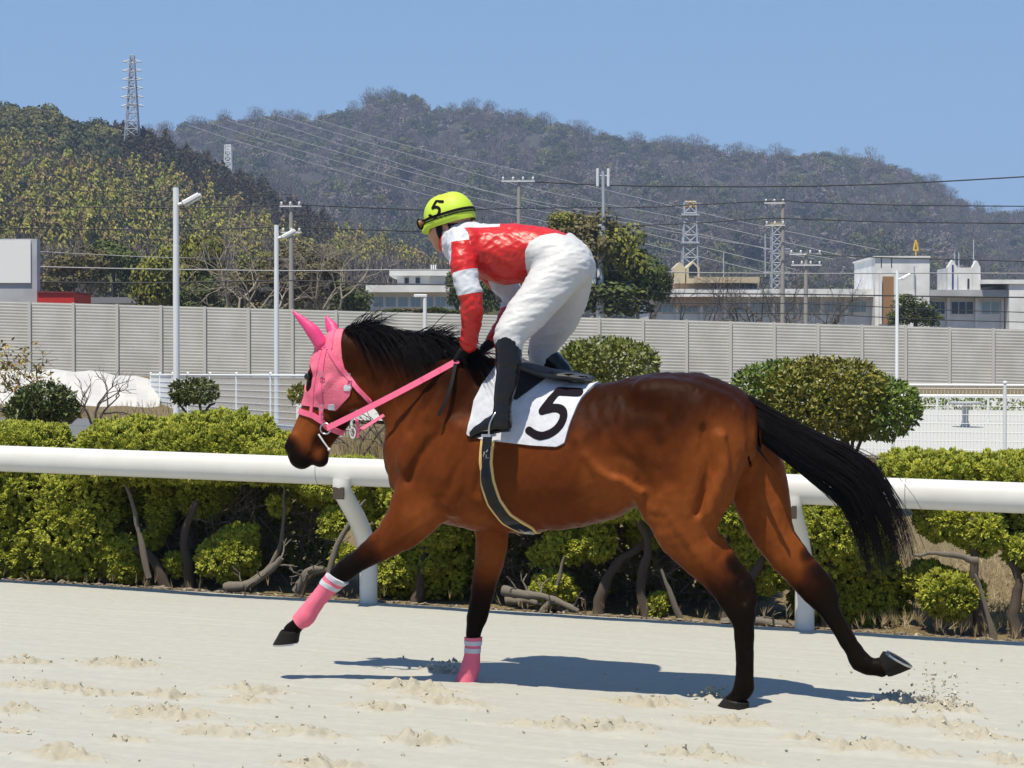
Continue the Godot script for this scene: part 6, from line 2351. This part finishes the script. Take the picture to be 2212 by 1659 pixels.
func build_wires() -> void:
	utility_pole("concrete utility pole right of the second lamp post", 629, 440, 105.0, 9.5, [[0.15, 0.6, 0.55], [1.55, 0.5, 0.55]])
	utility_pole("concrete utility pole rising above the rider's back", 1121, 388, 112.0, 11.0, [[0.1, 1.0, 0.9]])
	utility_pole("concrete utility pole before the school beside the thin radio mast", 1691, 432, 120.0, 10.5, [[0.2, 1.15, 0.1], [1.55, 1.1, 0.1]])
	utility_pole("short utility pole with two long crossarms before the school", 1741, 546, 118.0, 7.5, [[0.1, 1.0, 0.9], [0.75, 0.9, 0.9]])
	# phone mast
	var t := at(1300, 366, 104.0)
	var pm := thing("phone_mast", "slim phone mast with two white antenna panels behind the rider", "mast", t - Vector3(0, 10.0, 0))
	var b := Build.new()
	b.tube([Vector3(-0.08, 0, 0), Vector3(-0.08, 7.1, 0)], [0.21, 0.18], 10)
	obj("pole", b.mesh(), M.insul, pm)
	b = Build.new()
	b.tube([Vector3(0.12, 5.2, 0.1), Vector3(0.06, 9.9, 0.1)], [0.09], 8)
	obj("upper_pole", b.mesh(), M.galv, pm)
	for x in [-0.24, 0.33]:
		b = Build.new()
		b.bevel_box(Vector3(x, 9.55, 0.2), Vector3(0.14, 0.95, 0.12), 0.02)
		obj("antenna", b.mesh(), M.insul, pm)
	b = Build.new()
	b.tube([Vector3(-0.24, 9.65, 0.1), Vector3(0.33, 9.65, 0.1)], [0.04], 6)
	obj("bracket", b.mesh(), M.galv, pm)
	for q in [[-0.42, 4.3, 0.22, 0.75], [-0.35, 1.1, 0.55, 0.42]]:
		b = Build.new()
		b.bevel_box(Vector3(q[0], q[1], 0.25), Vector3(q[2], q[3], 0.25), 0.03)
		obj("equipment_box", b.mesh(), M.insul, pm)
	# cables of the street
	var grp := "black cables of the street poles"
	cable("topmost thin cable across the left hill", [[-60, 405], [180, 412], [400, 418], [630, 420]], 108, 0.022, M.wire, grp)
	cable("upper cable running from the left edge to the left pole's top arm", [[-60, 442], [300, 449], [460, 448], [628, 442]], 105, 0.032, M.wire, grp)
	cable("cable from the left pole's top arm to the rider's helmet", [[630, 442], [800, 449], [950, 454], [1120, 450], [1320, 448]], 105, 0.03, M.wire, grp, 110.0)
	cable("second cable from the left edge to the left pole's lower arm", [[-60, 491], [300, 496], [460, 495], [628, 489]], 105, 0.032, M.wire, grp)
	cable("cable from the left pole's lower arm to behind the rider's face", [[630, 490], [800, 497], [950, 500], [1120, 497], [1310, 488]], 105, 0.03, M.wire, grp, 110.0)
	cable("pale thin cable crossing the two left lamp posts high", [[75, 543], [350, 556], [630, 560]], 106, 0.02, M.wire_pale, grp)
	cable("bright cable crossing left trees above the lowest one", [[75, 576], [300, 581], [630, 585], [850, 583], [1000, 583]], 104, 0.034, M.wire_pale, grp)
	cable("lowest dark cable crossing the left trees", [[75, 609], [300, 611], [450, 609], [630, 606], [800, 612], [1000, 616]], 104, 0.034, M.wire, grp)
	cable("upper cable from the middle pole past the phone mast", [[1123, 391], [1312, 400], [1533, 403], [1743, 402], [1975, 395], [2260, 379]], 112, 0.04, M.wire, grp)
	cable("upper right cable meeting the school pole's top arm", [[1305, 449], [1420, 447], [1503, 442], [1686, 434], [1746, 437], [1950, 443], [2260, 446]], 119, 0.034, M.wire, grp)
	cable("second right cable meeting the school pole's lower arm", [[1308, 489], [1480, 483], [1653, 472], [1746, 474], [1950, 480], [2260, 483]], 119, 0.034, M.wire, grp)
	cable("cable from the phone mast across the tan hall", [[1300, 584], [1500, 589], [1743, 591], [2000, 590], [2260, 591]], 104, 0.03, M.wire_pale, grp)
	cable("cable along the school roof edge", [[1300, 632], [1500, 634], [1743, 636], [2000, 640], [2260, 643]], 104, 0.036, M.wire, grp)
	cable("sagging cable from the short pole to the right edge", [[1742, 549], [1900, 556], [2260, 566]], 117, 0.03, M.wire, grp)
	cable("low cable in front of the school windows", [[1430, 655], [1743, 656], [2000, 668], [2260, 676]], 116, 0.028, M.wire, grp)
	cable("lowest cable before the school's bare trees", [[1430, 676], [1743, 678], [2000, 690], [2260, 697]], 116, 0.028, M.wire, grp)
	# high-voltage lines
	var hv := [[[400, 268], [542, 314], [927, 422], [1300, 505], [1700, 600]], [[450, 262], [542, 294], [960, 412], [1320, 487], [1720, 583]], [[490, 258], [542, 275], [980, 396], [1340, 470], [1760, 560]], [[560, 252], [760, 320], [1107, 428], [1450, 500], [1800, 560]], [[600, 250], [830, 318], [1140, 405], [1500, 478], [1850, 560]], [[666, 253], [900, 320], [1200, 385], [1560, 470], [1900, 540]]]
	var ord := ["lowest", "second lowest", "third lowest", "third highest", "second highest", "highest"]
	for k in hv.size():
		cable(ord[k] + " of the pale high-voltage lines slanting across the hill", hv[k], 560.0, 0.075, M.wire_pale, "high-voltage lines across the hill", 330.0)
	# transmission tower on the left hill
	t = at(286, 318, 430.0)
	var s := F / 430.0
	var tw := thing("transmission_tower", "tall pale transmission tower on the left hill against the sky", "tower", t - Vector3(0, 1.5, 0))
	var h := 198.0 / s + 1.5
	lattice(tw, h, 16.0 / s, 4.0 / s, 12, 0.13, M.galv)
	for k in 6:
		b = Build.new()
		var y := h - (14.0 + k * 19.0) / s
		var w := (20.0 + k * 1.0) / s
		for q in [-1.0, 1.0]:
			b.tube([Vector3(0, y + 0.5, 0), Vector3(q * w, y, 0)], [0.2, 0.14], 5)
			b.tube([Vector3(0, y - 0.25, 0.3), Vector3(q * w, y, 0)], [0.14, 0.1], 5)
		obj("crossarm", b.mesh(), M.galv, tw)
	t = at(493, 352, 470.0)
	var tp := thing("transmission_tower", "small pale tower top poking over the left hill's slope", "tower", t - Vector3(0, 2.5, 0))
	lattice(tp, 38.0 / 9.03 + 2.5, 0.9, 0.7, 5, 0.16, M.insul)
	b = Build.new()
	b.box(Vector3(0, 38.0 / 9.03 + 1.8, 0), Vector3(1.5, 0.6, 0.4))
	obj("equipment_box", b.mesh(), M.insul, tp)
	# two lattice masts behind the hall
	t = at(1490, 605, 190.0)
	s = F / 190.0
	var m1 := thing("radio_mast", "lattice radio mast with yellow top behind the tan hall", "mast", t)
	lattice(m1, 168.0 / s, 17.0 / s, 12.0 / s, 7, 0.09, M.galv)
	for k in 3:
		b = Build.new()
		b.box(Vector3(0, (20.0 + k * 60.0) / s, 0), Vector3(38.0 / s, 4.0 / s, 38.0 / s))
		obj("platform", b.mesh(), M.galv, m1)
	b = Build.new()
	for q in [-1, 0, 1]:
		b.box(Vector3(q * 8.0 / s, 163.0 / s, 0.3), Vector3(5.0 / s, 16.0 / s, 0.3))
	b.box(Vector3(0, 160.0 / s, 0), Vector3(24.0 / s, 5.0 / s, 24.0 / s))
	obj("yellow_top", b.mesh(), M.yellow_paint, m1)
	t = at(1677, 628, 185.0)
	s = F / 185.0
	var m2 := thing("radio_mast", "thin lattice radio mast hidden half by the school pole", "mast", t)
	lattice(m2, 140.0 / s, 11.0 / s, 10.0 / s, 7, 0.08, M.galv)
	b = Build.new()
	b.box(Vector3(0, 142.0 / s, 0), Vector3(26.0 / s, 9.0 / s, 20.0 / s))
	obj("yellow_top", b.mesh(), mat(lin(0.42, 0.33, 0.14), 0.6), m2)
	for k in 2:
		b = Build.new()
		b.box(Vector3(0, (40.0 + k * 50.0) / s, 0.2), Vector3(58.0 / s, 2.5 / s, 0.2))
		obj("crossarm", b.mesh(), M.galv, m2)

# ------------------------------------------------------------------ hills
func ridge(list: Array, px: float) -> float:
	for i in list.size() - 1:
		if px <= list[i + 1][0]:
			var u := clampf((px - list[i][0]) / (list[i + 1][0] - list[i][0]), 0.0, 1.0)
			return lerpf(list[i][1], list[i + 1][1], u * u * (3.0 - 2.0 * u))
	return list[list.size() - 1][1]

func build_hills() -> void:
	var fold := FastNoiseLite.new()
	fold.frequency = 1.0
	fold.fractal_octaves = 3
	fold.seed = 17
	var main := [[-1500, 420], [-900, 380], [-400, 330], [0, 300], [350, 277], [420, 263], [520, 252], [580, 246], [640, 252], [700, 246], [760, 233], [810, 208], [860, 203], [905, 211], [950, 237], [1040, 228], [1110, 243], [1200, 263], [1290, 288], [1340, 303], [1420, 306], [1500, 308], [1570, 318], [1640, 328], [1720, 331], [1800, 333], [1880, 339], [1950, 364], [2000, 389], [2060, 428], [2110, 451], [2150, 459], [2212, 464], [2500, 500], [3000, 440], [3600, 470]]
	var left := [[-1500, 160], [-700, 190], [-200, 215], [0, 232], [60, 232], [110, 238], [140, 260], [180, 272], [230, 272], [260, 285], [300, 293], [350, 310], [400, 335], [450, 357], [500, 382], [560, 412], [620, 447], [680, 482], [740, 502], [800, 522], [870, 545], [940, 575], [1000, 610], [1100, 690], [1300, 760]]
	var kinds := {
		"bare": [bare_mesh(1, 130, 8.0, 4.0, 0.10, Color(0.10, 0.082, 0.075), Color(0.2, 0.165, 0.15)), crown_mesh(22, 420, Vector3(3.4, 3.6, 3.4), 0.6, Color(0.12, 0.095, 0.085), Color(0.21, 0.175, 0.16), 8), crown_mesh(21, 420, Vector3(4, 3.2, 4), 0.65, Color(0.095, 0.08, 0.076), Color(0.18, 0.15, 0.145), 7)],
		"ever": [crown_mesh(3, 420, Vector3(3.6, 3.4, 3.6), 0.7, Color(0.022, 0.035, 0.014), Color(0.065, 0.08, 0.03), 8), crown_mesh(4, 420, Vector3(4.2, 3.0, 4.2), 0.7, Color(0.035, 0.045, 0.014), Color(0.085, 0.09, 0.025), 8)],
		"olive": [crown_mesh(5, 420, Vector3(3.4, 3.0, 3.4), 0.65, Color(0.07, 0.075, 0.018), Color(0.14, 0.13, 0.035), 8)],
		"bamboo": [crown_mesh(6, 650, Vector3(1.5, 4.4, 1.5), 0.42, Color(0.15, 0.145, 0.022), Color(0.36, 0.31, 0.06), 9, 0.6), crown_mesh(7, 650, Vector3(1.7, 3.8, 1.7), 0.42, Color(0.13, 0.15, 0.02), Color(0.3, 0.3, 0.045), 9, 0.6), crown_mesh(8, 650, Vector3(1.4, 4.0, 1.4), 0.4, Color(0.17, 0.125, 0.045), Color(0.32, 0.24, 0.08), 9, 0.6)],
		"cedar": [crown_mesh(9, 600, Vector3(1.9, 4.6, 1.9), 0.45, Color(0.028, 0.022, 0.013), Color(0.085, 0.055, 0.028), 10, 0.3), crown_mesh(10, 600, Vector3(2.0, 4.0, 2.0), 0.45, Color(0.025, 0.03, 0.013), Color(0.07, 0.065, 0.03), 10, 0.3)]}
	for hill in [["far_hill", main, 520.0, 1150.0, 720.0, 210.0], ["near_hill", left, 200.0, 440.0, 740.0, 40.0]]:
		var point := func(px: float, v: float) -> Vector3:
			var top := ridge(hill[1], px) + (17.0 if hill[0] == "far_hill" else 30.0)
			var d := lerpf(hill[2], hill[3], v)
			var f := fold.get_noise_2d(px * 0.0045 + v * 0.7, v * 1.3 + (40.0 if hill[0] == "near_hill" else 0.0))
			d += f * hill[5] * sin(v * PI)
			return at(px, lerpf(hill[4], top, pow(v, 0.85)), d)
		var b := Build.new()
		var nu := 130
		var nv := 16
		var pts := []
		for j in nv + 4:
			for i in nu + 1:
				var px := lerpf(-1400, 3500 if hill[0] == "far_hill" else 1280, float(i) / nu)
				if j <= nv:
					pts.append(point.call(px, float(j) / nv))
				else:
					var p: Vector3 = point.call(px, 1.0)
					var k := j - nv
					pts.append(p + Vector3(p.x * 0.12 * k, -p.y * 0.3 * k, p.z * 0.12 * k))
		for j in nv + 3:
			for i in nu:
				var k := j * (nu + 1) + i
				b.quad(pts[k + nu + 1], pts[k + nu + 2], pts[k + 1], pts[k])
		structure(hill[0], b.mesh(), M.hill)
		var far: bool = hill[0] == "far_hill"
		var lists := {}
		var n := 9000 if far else 5200
		for k in n:
			var px := rng.randf_range(-350, 2560) if far else rng.randf_range(-350, 1120)
			var v := rng.randf() if rng.randf() < 0.9 else rng.randf_range(0.96, 1.0)
			if far and px < 300:
				continue
			var p: Vector3 = point.call(px, v)
			var zone := fold.get_noise_2d(px * 0.012 + 90.0, v * 5.0)
			var z2 := fold.get_noise_2d(px * 0.05 + 300.0, v * 16.0)
			var kind := "bare"
			var s := rng.randf_range(0.7, 1.25)
			if far:
				var q := zone * 0.9 + z2 * 0.6 + (0.25 if v < 0.35 else 0.0)
				kind = "ever" if q > 0.28 else ("olive" if q > 0.17 else "bare")
				if rng.randf() < 0.12:
					kind = ["ever", "bare", "olive"][rng.randi() % 3]
				s *= 1.15
			else:
				var y := 740.0 - (740.0 - ridge(left, px)) * pow(v, 0.85)
				var line := ridge(left, px)
				kind = "bamboo"
				if px > 250 and px < 720 and y < line + 60 + z2 * 40.0:
					kind = "cedar"
				elif px <= 260 and y < line + 85 + z2 * 60.0:
					kind = "ever" if z2 + zone > 0.0 else "olive"
				elif zone + z2 * 0.8 > 0.5:
					kind = "ever"
				elif zone + z2 * 0.8 < -0.5 or y > 600:
					kind = "bare" if rng.randf() < 0.6 else "olive"
				s *= 0.78
			var key := "%s_%d" % [kind, rng.randi() % kinds[kind].size()]
			if not lists.has(key):
				lists[key] = [[], []]
			var lift := 1.5 * s
			if kind == "bare":
				lift = 0.0
			lists[key][0].append(Transform3D(Basis(Vector3.UP, rng.randf() * TAU).scaled(Vector3(s, s * rng.randf_range(0.85, 1.2), s)), p + Vector3(0, lift, 0)))
			lists[key][1].append(Color.WHITE * rng.randf_range(0.72, 1.28))
		var words := {"bare": "leafless grey-brown", "ever": "dark evergreen", "olive": "olive green", "bamboo": "yellow-green bamboo", "cedar": "dark brown cedar"}
		var keys := lists.keys()
		keys.sort()
		for key in keys:
			var kind: String = key.get_slice("_", 0)
			var idx := int(key.get_slice("_", 1))
			var o := multi("hill_wood", kinds[kind][idx], M.foliage_v, lists[key][0], lists[key][1])
			o.set_meta("label", "%s wood covering the %s" % [words[kind], "far ridge" if far else "near left hill"])
			o.set_meta("category", "wood")
			o.set_meta("group", "woods of the hills")
